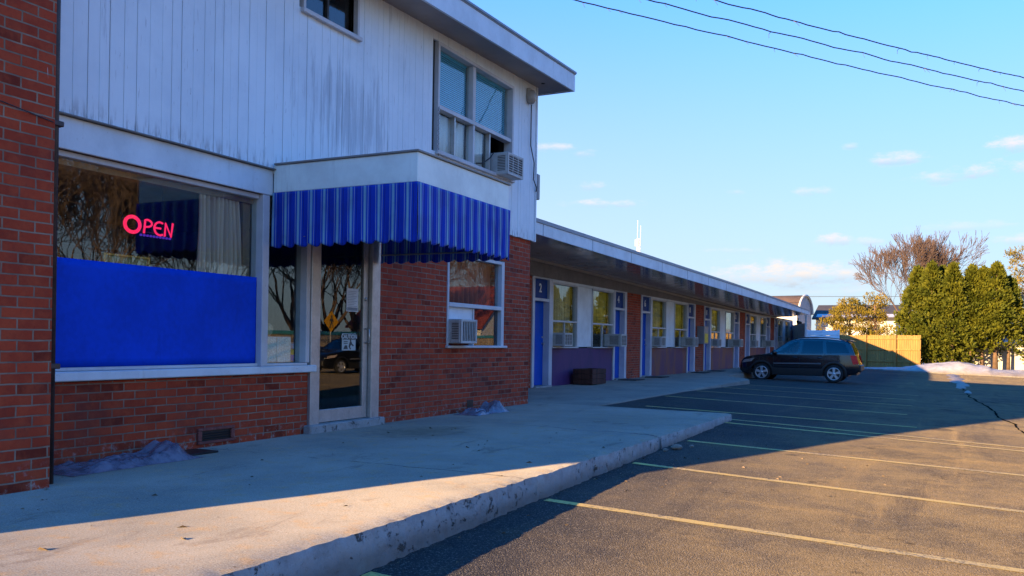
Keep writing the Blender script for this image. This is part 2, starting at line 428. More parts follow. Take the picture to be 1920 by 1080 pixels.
M = {}
M['brick'] = m_brick(); M['siding'] = m_siding(); M['white'] = m_white_paint('white_trim_paint'); M['whitef'] = m_white_paint('white_fascia_paint', (.72, .79, .81), .4)
M['frame'] = m_white_paint('window_frame_paint', (.60, .60, .60), .75)
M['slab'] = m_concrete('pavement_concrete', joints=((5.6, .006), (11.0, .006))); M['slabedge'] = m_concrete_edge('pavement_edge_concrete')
M['walk'] = m_concrete('walkway_concrete', (.27, .245, .20), (.19, .175, .15), (.28, .20, .12), .35)
M['asphalt'] = m_asphalt(); M['crack'] = m_plain('crack_shadow', (.012, .011, .010), .95, .3, 20, .2, spec=0.); M['line'] = m_line(); M['awning'] = m_awning(); M['soffit'] = m_soffit(); M['purple'] = m_purple()
M['blue'] = m_plain('blue_board_paint', (.003, .060, .56), .6, .12, 2.2, .10, spec=.10, dirt=.35, dirtcol=(.004, .035, .30))
M['bluedoor'] = m_plain('blue_door_paint', (.004, .075, .44), .5, .10, 3, .05, spec=.12)
M['bluetrans'] = m_plain('blue_transom_paint', (.006, .045, .20), .55, .10, 3, .05, spec=.12)
M['metal'] = m_plain('aluminium', (.46, .45, .43), .38, .12, 5, .06, metal=.55, dirt=.35)
M['darkmetal'] = m_plain('dark_pipe_metal', (.045, .03, .026), .55, .4, 8, .3, dirt=.5, dirtcol=(.16, .05, .02))
M['ac'] = m_plain('unit_beige_enamel', (.46, .46, .43), .5, .1, 8, .06, dirt=.55, dirtcol=(.18, .13, .08))
M['acdark'] = m_plain('unit_dark_fins', (.05, .05, .05), .5, .2, 20, .1, metal=.4)
M['glass'] = m_glass('window_glass', (.88, .92, .90), 1.75, .05, .0, .04)
M['glassd'] = m_glass('door_glass', (.62, .64, .64), 2.0, .08, .0, .02)
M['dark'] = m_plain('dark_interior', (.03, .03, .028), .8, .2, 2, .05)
M['ceil'] = m_plain('tan_ceiling_board', (.40, .29, .17), .7, .15, 2, .05)
M['olive'] = m_plain('olive_inner_wall', (.34, .36, .30), .8, .12, 2, .05)
M['tanwood'] = m_plain('tan_wood_strip', (.34, .22, .12), .6, .15, 4, .05)
M['curt'] = m_curtain('taupe_curtain', (.86, .66, .47), (.62, .46, .32))
M['curty'] = m_curtain('mustard_curtain', (.70, .52, .15), (.50, .36, .09)); M['curtt'] = m_curtain('reflection_pale_curtain', (.62, .54, .36), (.42, .35, .22))  # straw tone puts the pane's pale reflection into the cloth colour
M['curtr'] = m_curtain('white_curtain', (.85, .83, .82), (.66, .64, .64))
M['blind'] = m_plain('blind_slat', (.16, .62, .88), .55, .06, 3, .02)
M['pink'] = m_emit('pink_neon', (1., .02, .11), .42)
M['violet'] = m_emit('violet_neon', (.16, .05, .8), .16)
M['black'] = m_plain('black_plastic', (.012, .012, .013), .45, .2, 9, .05)
M['numeral'] = m_plain('numeral_white', (.7, .7, .66), .45, .05, 9, .02)
M['paper'] = m_plain('paper', (.62, .63, .62), .8, .06, 12, .02)
M['ink'] = m_plain('black_ink', (.05, .06, .06), .7, .1, 9, .0)
M['grey'] = m_plain('grey_enamel', (.24, .25, .26), .45, .12, 6, .05, dirt=.4)
M['header'] = m_plain('brown_grey_header_paint', (.15, .135, .13), .6, .18, 2.2, .1, dirt=.4)
M['cable'] = m_plain('cable_rubber', (.015, .015, .016), .6, .1, 9, .02)
M['plastic'] = m_plastic()
M['wood'] = m_wood('fence_wood', (.33, .205, .062), (.23, .135, .045))
M['planterwood'] = m_wood('planter_wood', (.10, .040, .028), (.055, .024, .02))
M['bark'] = m_plain('bark', (.15, .095, .06), .9, .35, 5, .6)
M['twig'] = m_plain('bare_twig_bark', (.105, .068, .052), .9, .3, 5, .3)
M['con'] = m_leaf('conifer_leaf', (.055, .074, .006), (.135, .138, .010), .22)
M['pine'] = m_leaf('pine_needle', (.14, .12, .012), (.28, .20, .022), .25)
M['snow'] = m_snow()
M['roofdark'] = m_plain('dark_roof_felt', (.05, .045, .042), .9, .25, 3, .3)
M['vaultroof'] = m_plain('vault_roof_brown', (.115, .075, .055), .8, .15, 2, .15)
M['soil'] = m_plain('soil', (.07, .05, .035), .95, .4, 6, .5)
M['grass'] = m_plain('winter_grass', (.13, .11, .05), .95, .35, .7, .5)

# ------------------------------------------------------------------ camera
F = 1620.; PX = 960.; PY = 639.; ROLL = R(.9); CX = 5.8; H = .98; YAW = R(26.4547)
cr_, sr_ = math.cos(ROLL), math.sin(ROLL); cosA, sinA = math.cos(YAW), math.sin(YAW)
cam_d = bpy.data.cameras.new('camera'); cam = bpy.data.objects.new('camera', cam_d); C.objects.link(cam)
rt = Vector((cosA, sinA, 0)); fw = Vector((-sinA, cosA, 0)); up = Vector((0, 0, 1))
xc = rt * cr_ + up * sr_; yc = up * cr_ - rt * sr_; zc = -fw
cam.matrix_world = Matrix(((xc.x, yc.x, zc.x, CX), (xc.y, yc.y, zc.y, 0), (xc.z, yc.z, zc.z, H), (0, 0, 0, 1)))
cam_d.sensor_width = 36; cam_d.lens = F / 1920 * 36
cam_d.shift_y = (PY - 540) / 1920
cam_d.clip_start = .05; cam_d.clip_end = 3000
sc.camera = cam
def ray(x, y):
    dx, dy = x - PX, y - PY; u = dx * cr_ + dy * sr_; v = -dx * sr_ + dy * cr_
    return (u / F * cosA - sinA, u / F * sinA + cosA, -v / F)
def onY(x, y, Y):
    r = ray(x, y); t = Y / r[1]; return (CX + t * r[0], H + t * r[2])
def onX(x, y, X):
    r = ray(x, y); t = (X - CX) / r[0]; return (t * r[1], H + t * r[2])

# ------------------------------------------------------------------ light
AZ = 20.5; EL = 11.6          # light travels towards (sin AZ, cos AZ)
sun_d = bpy.data.lights.new('sun', 'SUN'); sun = bpy.data.objects.new('sun', sun_d); C.objects.link(sun)
sun_d.energy = 5.0; sun_d.angle = R(.5); sun_d.color = (1., .66, .31)
L = Vector((math.sin(R(AZ)) * math.cos(R(EL)), math.cos(R(AZ)) * math.cos(R(EL)), -math.sin(R(EL))))
sun.rotation_euler = L.to_track_quat('-Z', 'Y').to_euler(); sun.location = (-20, -40, 12)

def make_world():
    w = bpy.data.worlds.new('World'); sc.world = w; w.use_nodes = True
    nt = w.node_tree; nt.nodes.clear()
    T = NT.__new__(NT); T.t = nt
    out = nt.nodes.new('ShaderNodeOutputWorld'); bg = nt.nodes.new('ShaderNodeBackground')
    sky = nt.nodes.new('ShaderNodeTexSky'); sky.sky_type = 'NISHITA'; sky.sun_disc = False
    sky.sun_elevation = R(EL); sky.sun_rotation = R(180 + AZ); sky.air_density = 1.0; sky.dust_density = .2; sky.ozone_density = 1.5
    hs = nt.nodes.new('ShaderNodeHueSaturation'); hs.inputs['Hue'].default_value = .492; hs.inputs['Saturation'].default_value = 1.18; hs.inputs['Value'].default_value = SKY_GAIN
    nt.links.new(sky.outputs[0], hs.inputs['Color'])
    g = nt.nodes.new('ShaderNodeTexCoord').outputs['Generated']
    sp = T.n('ShaderNodeSeparateXYZ', {0: g})
    az = T.math('ARCTAN2', sp.outputs[0], sp.outputs[1]); el = T.math('ARCSINE', sp.outputs[2])
    n1 = T.noise(T.mapping(g, (1, 1, 2.6)), 46, 9, .68); n2 = T.noise(T.mapping(g, (1, 1, 2.0)), 13, 5, .6)
    nn = T.math('ADD', T.math('MULTIPLY', T.math('SUBTRACT', n1, .5), 4.2), T.math('MULTIPLY', T.math('SUBTRACT', n2, .5), 2.6))
    clouds = [(1480, 516, 110, 20, 1.05), (1390, 522, 55, 14, .95), (1565, 514, 60, 12, .85), (1480, 545, 130, 10, .45), (1566, 449, 27, 10, 1.0), (1622, 452, 20, 7, .6), (1680, 298, 34, 8, .8),
              (1890, 272, 28, 11, 1.), (1875, 318, 60, 11, .95), (1765, 333, 36, 9, .75), (1130, 382, 55, 6, .75), (1112, 348, 24, 8, .6), (1040, 277, 38, 6, .7),
              (1095, 287, 20, 6, .55), (1530, 359, 24, 6, .6), (1905, 450, 30, 8, .7), (1800, 425, 60, 7, .35), (1378, 360, 12, 4, .4), (1596, 274, 10, 4, .4), (1060, 470, 50, 6, .3), (1380, 470, 40, 5, .35)]
    tot = None; sh = None
    for (x, y, wx, wy, a) in clouds:
        r = ray(x, y); az0 = math.atan2(r[0], r[1]); el0 = math.atan2(r[2], math.hypot(r[0], r[1]))
        dx = T.math('MULTIPLY', T.math('SUBTRACT', az, az0), F / wx / 1.5); dy = T.math('MULTIPLY', T.math('SUBTRACT', el, el0), F / wy / 1.5)
        d = T.math('ADD', T.math('MULTIPLY', dx, dx), T.math('MULTIPLY', dy, dy))
        m = T.math('MULTIPLY', T.ramp(T.math('ADD', T.math('SUBTRACT', 1., d), nn), -.1, 1.9), a)
        tot = m if tot is None else T.math('MAXIMUM', tot, m)
        s_ = T.math('MULTIPLY', T.ramp(dy, .3, -.9), T.ramp(d, 1.6, .4))
        sh = s_ if sh is None else T.math('MAXIMUM', sh, s_)
    col = T.mix(T.math('MULTIPLY', sh, .95), CLOUD_LIT, CLOUD_SHADE)
    skyc = T.mix(T.ramp(el, .12, .62, .42, 0.), T.mix(1.0, hs.outputs[0], SKY_TINT, 'MULTIPLY'), (0, 0, 0))
    hz = T.math('POWER', T.ramp(el, .75, -.06), 1.55)
    skyc = T.mix(T.math('MULTIPLY', hz, SKY_HAZE), skyc, SKY_HORIZON)
    c = T.mix(tot, skyc, col)
    nt.links.new(c, bg.inputs[0]); bg.inputs[1].default_value = SKY_STRENGTH
    nt.links.new(bg.outputs[0], out.inputs[0])
CLOUD_LIT = (4.2, 3.85, 3.65); CLOUD_SHADE = (2.2, 2.75, 3.3); SKY_HAZE = .95; SKY_HORIZON = (3.2, 3.35, 3.6); SKY_TINT = (.05, .60, 1.34); SKY_GAIN = 2.2; SKY_STRENGTH = .068
make_world()
sc.view_settings.view_transform = 'Standard'; sc.view_settings.look = 'None'; sc.view_settings.exposure = 1.85; sc.view_settings.gamma = 1
sc.cycles.use_denoising = True
sc.cycles.max_bounces = 8; sc.cycles.transparent_max_bounces = 12
sc.cycles.sample_clamp_indirect = 6

# ------------------------------------------------------------------ ground
def zg(X, Y):
    return (-.095 - .027 * (max(.6, min(X, 10.)) - 3.15) - .0155 * min(max(0., 12 - Y), 20) - .014 * min(max(0., Y - 18), 14))
def ground_sheet(name, mat, xs, ys, dz, kind='structure'):
    m = MB(); nx, ny = len(xs), len(ys)
    vs = [(x, y, zg(x, y) + dz) for y in ys for x in xs]
    fs = [(j * nx + i, j * nx + i + 1, (j + 1) * nx + i + 1, (j + 1) * nx + i) for j in range(ny - 1) for i in range(nx - 1)]
    return tag(m.add(vs, fs, True).build(name, mat), kind=kind)
ground_sheet('ground', M['grass'], [-900, -300, -100, -40, -10, .6, 10, 40, 100, 300, 900], [-900, -300, -100, -30, -8, 12, 18, 32, 54, 100, 300, 900], -.03)
ground_sheet('parking_lot', M['asphalt'], [-.6, .6, 3.15, 5, 7, 10, 16, 24], [-30, -8, -4, 0, 4, 8, 12, 18, 22, 26, 32, 40, 50.5], 0)

# pavement slab with a ragged kerb edge, split by one open crack
def nz(x, y, z=0., s=1.): return noise.noise(Vector((x * s, y * s, z * s)))
def edge_x(y): return 3.15 + .014 * nz(y, 3.1, 0, 2.2) + .014 * nz(y, 9.1, 0, 9.) + .012 * nz(y, 1.7, 0, 28.) - .03 * max(0., nz(y, 7.7, 0, 5.) - .35)
def crack_y(x): return 9.05 + .13 * nz(x, 5.2, 0, 1.6) + .06 * nz(x, 2.2, 0, 6.) - .10 * (x - 1.6)
def slab_mesh(y0f, y1f, top, side, n):
    rows = []
    N = n
    xsn = 26
    for j in range(N + 1):
        row = []
        t = j / N
        for i in range(xsn + 1):
            u = i / xsn; u = 1 - (1 - u) ** 1.6
            xa = -2.0
            y_mid = y0f(3.) + (y1f(3.) - y0f(3.)) * t
            x = xa + (edge_x(y_mid) - xa) * u
            y = y0f(x) + (y1f(x) - y0f(x)) * t
            z = .004 * nz(x, y, 0, 1.1) - (.010 + .010 * max(0, nz(x, y, 0, 11.))) * max(0., (u - .985) / .015)
            row.append((x, y, z))
        rows.append(row)
    vs = [p for r in rows for p in r]; w = xsn + 1
    fs = [(j * w + i, j * w + i + 1, (j + 1) * w + i + 1, (j + 1) * w + i) for j in range(N) for i in range(xsn)]
    top.add(vs, fs, True)
    K = 7
    # front (kerb) face
    e = []
    for j in range(N + 1):
        x, y, z = rows[j][-1]; zb = zg(x, y) - .05
        for k in range(K + 1):
            q = k / K; zz = z + (zb - z) * q
            bul = .010 * math.sin(q * PI) + (.012 * nz(y, zz, 3.3, 13.) + .006 * nz(y, zz, 1.3, 40.) if k else 0)
            e.append((x + bul, y, zz))
    side.add(e, [(j * (K + 1) + k, j * (K + 1) + k + 1, (j + 1) * (K + 1) + k + 1, (j + 1) * (K + 1) + k) for j in range(N) for k in range(K)], True)
    for r, fl in ((rows[0], 0), (rows[-1], 1)):
        vs = []
        for (x, y, z) in r: vs += [(x, y, z), (x, y, zg(x, y) - .05)]
        side.add(vs, [((2 * i, 2 * i + 1, 2 * i + 3, 2 * i + 2) if fl == 0 else (2 * i, 2 * i + 2, 2 * i + 3, 2 * i + 1)) for i in range(len(r) - 1)])
top = MB(); side = MB()
far_y = lambda x: 12.32 + (3.1 - x) * .08
def crk(x):
    return crack_y(x)
def gap(x): return (.035 + .018 * nz(x, 6.6, 0, 5.)) * max(0., min(1., (x - 1.0) / 1.6)) + .002
slab_mesh(lambda x: -6., lambda x: crk(x) - gap(x), top, side, 520)
slab_mesh(lambda x: crk(x) + gap(x), far_y, top, side, 130)
pv = tag(top.build('pavement', M['slab']), kind='structure')
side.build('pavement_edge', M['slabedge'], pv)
# walkway along the rooms
wk = MB()
def wk_edge(y):
    q = min(1., max(0., (y - 24.6) / 3.2)); q = q * q * (3 - 2 * q)
    return .96 - 1.25 * q + .02 * nz(y, 1, 0, 1.7) + .01 * nz(y, 4, 0, 8)
ys = [12.1 + i * .25 for i in range(156)]
vs = []
for y in ys:
    xe = wk_edge(y)
    vs += [(-2.4, y, -.009), (xe - .03, y, -.011), (xe, y, -.022), (xe + .02, y, zg(xe, y) - .05)]
wk.add(vs, [(4 * j + k, 4 * j + k + 1, 4 * j + k + 5, 4 * j + k + 4) for j in range(len(ys) - 1) for k in range(3)], False)
tag(wk.build('walkway', M['walk']), kind='structure')

# painted bay lines
def ribbon(name, mat, pts, w, dz, wj=.0, seed=0):
    m = MB(); vs = []; n = len(pts)
    for i, (x, y) in enumerate(pts):
        a = Vector(pts[max(i - 1, 0)]); b = Vector(pts[min(i + 1, n - 1)]); t = (b - a).normalized(); q = Vector((-t.y, t.x))
        for s in (-1, 1):
            ww = w[i] if isinstance(w, (list, tuple)) else w
            k = ww * .5 * (1 + wj * nz(x * 3, y * 3, s + seed, 1.7) * 2)
            px_, py_ = x + q.x * k * s, y + q.y * k * s
            vs.append((px_, py_, zg(px_, py_) + dz))
    m.add(vs, [(2 * i, 2 * i + 2, 2 * i + 3, 2 * i + 1) for i in range(n - 1)])
    return m.build(name, mat)
lines = [(3.18, 3.63, 8.0, 3.45, 'nearest yellow bay line, starting at the kerb in the foreground'),
         (3.2, 5.83, 8.0, 5.55, 'yellow bay line second nearest, meeting the kerb where its sunlit top ends'),
         (3.2, 7.84, 8.0, 7.40, 'yellow bay line that starts at the kerb just before the broken crack'),
         (3.22, 9.73, 8.0, 9.40, 'yellow bay line ending at the kerb just past the broken crack'),
         (3.16, 11.90, 8.0, 11.32, 'nearer of the two close-set yellow bay lines by the pavement end'),
         (3.12, 12.42, 8.0, 11.62, 'farther of the two close-set yellow bay lines by the pavement end'),
         (1.5, 13.57, 5.5, 13.50, 'pale shaded bay line running just past the far end of the pavement'),
         (1.05, 16.2, 5.3, 15.85, 'pale bay line in shade, second past the far end of the pavement'),
         (1.05, 18.6, 5.3, 18.4, 'faint worn bay line in shade, third past the far end of the pavement'),
         (1.05, 21.2, 5.3, 21.1, 'faint worn bay line in shade, second before the parked car'),
         (1.05, 23.9, 5.3, 23.8, 'faint worn bay line in shade, nearest to the parked car')]
for (x0, y0, x1, y1, lb) in lines:
    o = ribbon('parking_line', M['line'], [(x0 + (x1 - x0) * i / 30, y0 + (y1 - y0) * i / 30) for i in range(31)], .088, .005, .12, y0)
    tag(o, lb, 'parking line', 'painted parking bay lines')
# long crack across the lot, snow left in it
ck = [(6.31, 48.), (6.33, 41.), (6.42, 34.), (6.46, 29.), (6.48, 25.5), (6.52, 23.), (6.57, 20.85), (6.72, 17.5), (6.86, 14.5), (7.2, 11.), (7.6, 8.)]
cpts = []
for a, b in zip(ck[:-1], ck[1:]):
    for i in range(16):
        q = i / 16; y = a[1] + (b[1] - a[1]) * q
        cpts.append((a[0] + (b[0] - a[0]) * q + .10 * nz(y, 2, 0, .8) + .05 * nz(y, 7, 0, 2.7), y))
tag(ribbon('asphalt_crack', M['crack'], cpts, [.028 + .035 * abs(nz(p[1], 3, 1, .7)) for p in cpts], .004, .5), kind='structure')
for (x0, y0, x1, y1) in ((5.2, 27.5, 6.4, 26.6), (6.5, 22.6, 7.3, 22.0), (1.6, 7.5, 3.6, 2.4)):
    if y0 < 10: continue
    pts = [(x0 + (x1 - x0) * i / 20, y0 + (y1 - y0) * i / 20 + .12 * nz(i, y0, 0, .35)) for i in range(21)]
    tag(ribbon('asphalt_crack', M['crack'], pts, .05, .004, .5), kind='structure')
pts = [(3.35 + i * .16, 2.95 - i * .012 + .06 * nz(i, 4.4, 0, .5)) for i in range(26)]
tag(ribbon('asphalt_crack', m_plain('dusty_crack', (.17, .14, .10), .9, .4, 30, .3), pts, .016, .004, .8), kind='structure')
sn = MB()
for k, (x, y, a, b) in enumerate([(6.3, 46.6, .30, 2.2), (6.38, 42.2, .30, 2.0), (6.36, 38.6, .27, 1.8), (6.5, 35.5, .22, 1.3), (6.4, 33.2, .16, .9), (6.5, 28.4, .10, .35)]):
    def fn(u, v, x=x, y=y, a=a, b=b):
        t = 2 * PI * u; r = v * (1 + .45 * nz(math.cos(t) * 2, math.sin(t) * 2, x + y))
        px_, py_ = x + a * r * math.cos(t), y + b * r * math.sin(t)
        return (px_, py_, zg(px_, py_) + .004 + .07 * (1 - v * v))
    sn.grid(fn, 24, 5)
tag(sn.build('snow_patches', M['snow']), 'dirty snow remnants lying along the crack in the asphalt', 'snow', kind='stuff')

# ------------------------------------------------------------------ main building
B = thing('motel_building', (0, 8, 0), 'two storey motel office block with red brick below and weathered white board siding above', 'building')
def part(mb, name, mat, parent=None, **k): return mb.build(name, M[mat] if isinstance(mat, str) else mat, parent if parent is not None else B, **k)
def bx(*a): return MB().box(*a)
SX = .04       # face of the siding
def zso(y): return 4.985 + .033 * (y - 12.7)      # underside of the eaves
# brick walls, openings left free
w = MB()
w.box(-.25, 0, 3.6, 6.98, -.3, .62)
w.box(-.25, 0, 8.19, 9.72, -.3, 2.55).box(-.25, 0, 11.36, 12.25, -.3, 2.55)
w.box(-.25, 0, 9.72, 11.36, -.3, .88).box(-.25, 0, 9.72, 11.36, 2.14, 2.55)
w.box(-9, -.25, 12.0, 12.25, -.3, 2.55)
w.box(-9, -8.8, .1, 12.0, -.3, 2.55)
w.box(-8.8, -.25, .1, .35, -.3, 2.55)
w.box(-.25, 0, .1, 3.6, -.3, 2.55)
part(w, 'brick_wall', 'brick')
part(MB().bbox(0.002, .73, .1, 3.62, -.3, 6.3, .006), 'brick_pier', 'brick')
# boards of the siding
sid = MB(); y = 3.64; i = 0
r2 = random.Random(3)
holes = [(6.80, 7.65, 4.27, 5.0), (9.33, 11.49, 3.36, 4.76)]
while y < 12.29:
    wd = r2.choice((.088, .10, .118, .125, .13)); y1 = min(y + wd, 12.30)
    if 12.30 - y1 < .04: y1 = 12.30
    ztop = zso((y + y1) / 2) + .03; zb = 2.592 if y < 6.38 else 2.55
    zb += r2.uniform(-.004, .004); xo = SX + r2.uniform(-.003, .003)
    cuts = [(a, b) for (ya, yb, a, b) in holes if y1 > ya + .02 and y < yb - .02]
    z = zb
    for (a, b) in cuts:
        if a > z: sid.bbox(0.003, xo, y + .0017, y1 - .0017, z, a, .0025)
        z = b
    if ztop > z: sid.bbox(0.003, xo, y + .0017, y1 - .0017, z, ztop, .0025)
    y = y1
# end wall boards
x = -9.0
while x < -.02:
    x1 = min(x + .125, 0.0)
    sid.bbox(x + .002, x1 - .002, 12.25, 12.29, 2.55, 4.96, .0025); x = x1
part(sid, 'board_siding', 'siding')
bk = MB()
for (ya, yb, za, zb) in ((.1, 3.64, 2.55, 4.85), (3.64, 6.8, 2.55, 4.9), (7.65, 9.33, 2.55, 4.9), (11.49, 12.25, 2.55, 4.95), (6.8, 7.65, 2.55, 4.27), (9.33, 11.49, 2.55, 3.36), (9.33, 11.49, 4.76, 4.95)):
    bk.box(-.2, 0.0015, ya, yb, za, zb)
bk.box(-9, -.2, 12.0, 12.248, 2.552, 4.96).box(-9, -8.8, .1, 12.0, 2.552, 4.6).box(-8.8, -.2, .1, .3, 2.552, 4.6)
part(bk, 'sheathing', 'dark')
part(MB().bbox(0.004, .052, 12.30, 12.345, 2.54, 4.97, .004), 'corner_board', 'white')
# storey floor and ground floor inside
part(bx(-8.8, -.25, .35, 12.0, 2.46, 2.548), 'ceiling', 'ceil')
part(bx(-8.8, -.25, .35, 12.0, -.3, .02), 'inner_floor', 'dark')
# office inner walls
iw = MB(); iw.box(-4.3, -4.2, .35, 12.0, .02, 2.46).box(-4.2, -.26, 9.0, 9.1, .02, 2.46)
part(iw, 'inner_wall', 'olive')
part(MB().box(-4.2, -4.17, .35, 9.0, 2.02, 2.12).box(-4.2, -4.17, 3.0, 3.05, .02, 2.0).box(-4.2, -4.17, 5.5, 5.54, .02, 2.0).box(-4.2, -4.17, 7.2, 7.24, .02, 2.0), 'wall_trim', 'tanwood')

# roof with eaves
def sloped(m, x0, x1, y0, y1, a, b):
    m.add([(x0, y0, zso(y0) + a), (x1, y0, zso(y0) + a), (x0, y1, zso(y1) + a), (x1, y1, zso(y1) + a), (x0, y0, zso(y0) + b), (x1, y0, zso(y0) + b), (x0, y1, zso(y1) + b), (x1, y1, zso(y1) + b)],
          [(0, 2, 3, 1), (4, 5, 7, 6), (0, 1, 5, 4), (2, 6, 7, 3), (0, 4, 6, 2), (1, 3, 7, 5)])
m = MB(); sloped(m, -9.6, .47, .2, 12.72, .05, .23)
roof = part(m, 'roof', 'roofdark')
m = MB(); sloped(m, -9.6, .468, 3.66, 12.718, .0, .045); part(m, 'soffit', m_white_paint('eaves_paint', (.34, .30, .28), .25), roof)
m = MB(); sloped(m, .472, .505, .2, 12.75, -.02, .245); sloped(m, -9.6, .47, 12.722, 12.75, -.02, .245); part(m, 'fascia', 'whitef', roof)
m = MB(); sloped(m, .40, .525, .2, 12.772, .262, .292); sloped(m, .45, .515, .2, 12.76, .247, .26); sloped(m, -9.6, .398, 12.70, 12.772, .262, .292); part(m, 'drip_edge', 'grey', roof)
m = MB(); m.lathe((.22, 12.15, zso(12.15) - .001), (0, 0, -1), [(0, 0), (.03, 0), (.03, .006), (0, .008)], 12); part(m, 'soffit_vent', 'black', roof)

# band, drip cap, sill, mullions
band = MB().bbox(.002, .032, 3.64, 6.40, 2.335, 2.575, .004)
part(band, 'fascia_board', 'white')
part(MB().bbox(.004, .075, 3.64, 6.40, 2.578, 2.589, .002), 'drip_cap', m_white_paint('drip_cap_paint', (.20, .19, .18), .8))
part(MB().bbox(-.24, .055, 3.64, 7.06, .628, .70, .008), 'window_sill', 'white')
# office window
win = part(MB().bbox(-.12, .028, 6.27, 6.36, .702, 2.333, .005).bbox(-.12, -.02, 3.64, 6.268, 2.29, 2.333, .004).bbox(-.12, -.015, 3.64, 3.70, .702, 2.288, .004).bbox(-.12, -.01, 3.702, 6.268, .702, .728, .004).bbox(-.12, .02, 6.362, 6.95, .702, .725, .004).bbox(-.12, .02, 6.92, 6.98, .727, 2.333, .004), 'window', 'frame')
part(bx(-.062, -.056, 3.70, 6.268, 1.54, 2.289), 'pane', 'glass', win)
part(bx(-.066, -.060, 6.362, 6.918, .727, 2.6), 'pane', 'glass', win)
part(bx(-.20, -.13, 6.17, 6.262, .728, 2.288), 'inner_post', 'tanwood', win)
part(MB().box(-.20, -.10, 3.64, 6.265, 2.245, 2.288), 'head_strip', 'tanwood', win)
m = MB(); m.grid(lambda u, v: (-.045 + .0025 * nz(u * 9, v * 3, 1.0, 1.) + .0012 * nz(u * 120, v * 2, 3, 1), 3.702 + u * 2.566, .73 + v * .815), 160, 12)
tag(part(m, 'panel_board', 'blue', win, solid=.012), 'bright blue painted board filling the lower half of the office window')

# entrance door
dr = thing_door = part(MB().bbox(-.10, .035, 6.985, 7.13, .045, 2.6, .006).bbox(-.10, .035, 8.03, 8.188, .02, 2.6, .006).bbox(-.10, .03, 7.132, 8.028, 2.25, 2.6, .005), 'door_frame', 'metal')
leaf = part(MB().bbox(-.065, -.015, 7.14, 7.185, .092, 2.24, .004).bbox(-.065, -.015, 7.935, 8.02, .092, 2.24, .004).bbox(-.065, -.015, 7.187, 7.933, .092, .225, .004).bbox(-.065, -.015, 7.187, 7.933, 2.15, 2.24, .004), 'door_leaf', 'metal', dr)
part(bx(-.043, -.037, 7.187, 7.933, .227, 2.148), 'door_glass', 'glassd', dr)
part(MB().tube([(-.012, 7.975, .93), (.035, 7.975, .94), (.04, 7.975, 1.0), (.035, 7.975, 1.08), (-.012, 7.975, 1.09)], .010, 8), 'handle', 'metal', dr)
part(MB().lathe((-.016, 7.975, 1.42), (1, 0, 0), [(0, .012), (.022, .012), (.022, 0)], 12), 'lock', 'metal', dr)
part(MB().bbox(-.20, .09, 6.93, 8.24, -.05, .086, .012), 'door_step', 'slabedge')
# ground floor window in the brick
gw = part(MB().bbox(-.10, .012, 9.725, 9.77, .885, 2.135, .004).bbox(-.10, .012, 11.27, 11.355, .885, 2.135, .004).bbox(-.10, .015, 9.772, 11.268, 1.42, 1.475, .004)
          .bbox(-.10, .045, 9.70, 11.42, .872, .905, .006).bbox(-.10, .01, 9.772, 11.268, 2.09, 2.135, .004).bbox(-.09, -.02, 10.48, 10.51, .907, 1.418, .003), 'window', 'frame')
part(bx(-.056, -.05, 9.772, 11.268, 1.477, 2.088), 'pane', 'glass', gw)
part(bx(-.056, -.05, 10.512, 11.268, .907, 1.418), 'pane', 'glassd', gw)
part(bx(-.056, -.04, 9.772, 10.478, 1.24, 1.418), 'filler_board', 'white', gw)
m = MB(); m.grid(lambda u, v: (-.20 + .025 * math.sin(u * 70), 9.77 + u * 1.5, .9 + v * 1.22), 200, 2)
part(m, 'curtain', m_curtain('rust_curtain', (.42, .12, .07), (.30, .08, .06)), gw, solid=.004)
part(bx(-3.0, -.5, 9.0, 9.03, .02, 2.46), 'partition', 'dark')
# upstairs windows
uw = part(MB().bbox(-.08, .062, 9.335, 9.375, 3.362, 4.755, .004).bbox(-.08, .062, 11.44, 11.485, 3.362, 4.755, .004).bbox(-.08, .062, 9.377, 11.438, 4.71, 4.757, .004)
          .bbox(-.08, .085, 9.31, 11.51, 3.325, 3.372, .006).bbox(-.07, .045, 9.377, 11.438, 3.915, 3.97, .004).bbox(-.07, .04, 10.27, 10.35, 3.972, 4.708, .004)
          .bbox(-.07, .04, 10.29, 10.34, 3.374, 3.913, .004).bbox(-.07, .03, 9.377, 10.288, 3.374, 3.40, .003), 'window', 'frame')
for (a, b, z0, z1) in ((9.377, 10.268, 3.972, 4.708), (10.352, 11.438, 3.972, 4.708), (9.377, 9.82, 3.402, 3.913), (9.85, 10.288, 3.402, 3.913), (10.342, 10.80, 3.374, 3.913)):
    part(bx(-.036, -.03, a, b, z0, z1), 'pane', 'glass', uw)
part(MB().bbox(-.05, .02, 9.822, 9.848, 3.402, 3.913, .003), 'sash_bar', 'metal', uw); part(MB().bbox(-.05, .02, 10.802, 10.83, 3.374, 3.913, .003), 'sash_bar', 'metal', uw)
for (a, b) in ((9.40, 10.25), (10.37, 11.42)):
    m = MB(); z = 3.975
    while z < 4.69:
        m.add([(-.072, a, z + .0245), (-.072, b, z + .0245), (-.060, b, z), (-.060, a, z)], [(0, 1, 2, 3)]); z += .0265
    for q in (.2, .8): m.box(-.0595, -.0585, a + (b - a) * q, a + (b - a) * q + .006, 3.975, 4.70)
    m.box(-.09, -.055, a, b, 4.69, 4.708); part(m, 'blind', 'blind', uw)
for (a, b) in ((9.38, 10.28), (10.35, 10.80)):
    m = MB(); m.grid(lambda u, v: (-.10 + .012 * math.sin(u * 40 + a), a + (b - a) * u, 3.37 + v * .55), 60, 1); part(m, 'curtain', 'curtr', uw, solid=.003)
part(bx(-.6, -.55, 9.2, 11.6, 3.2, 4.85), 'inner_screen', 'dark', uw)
m = MB(); pts = []
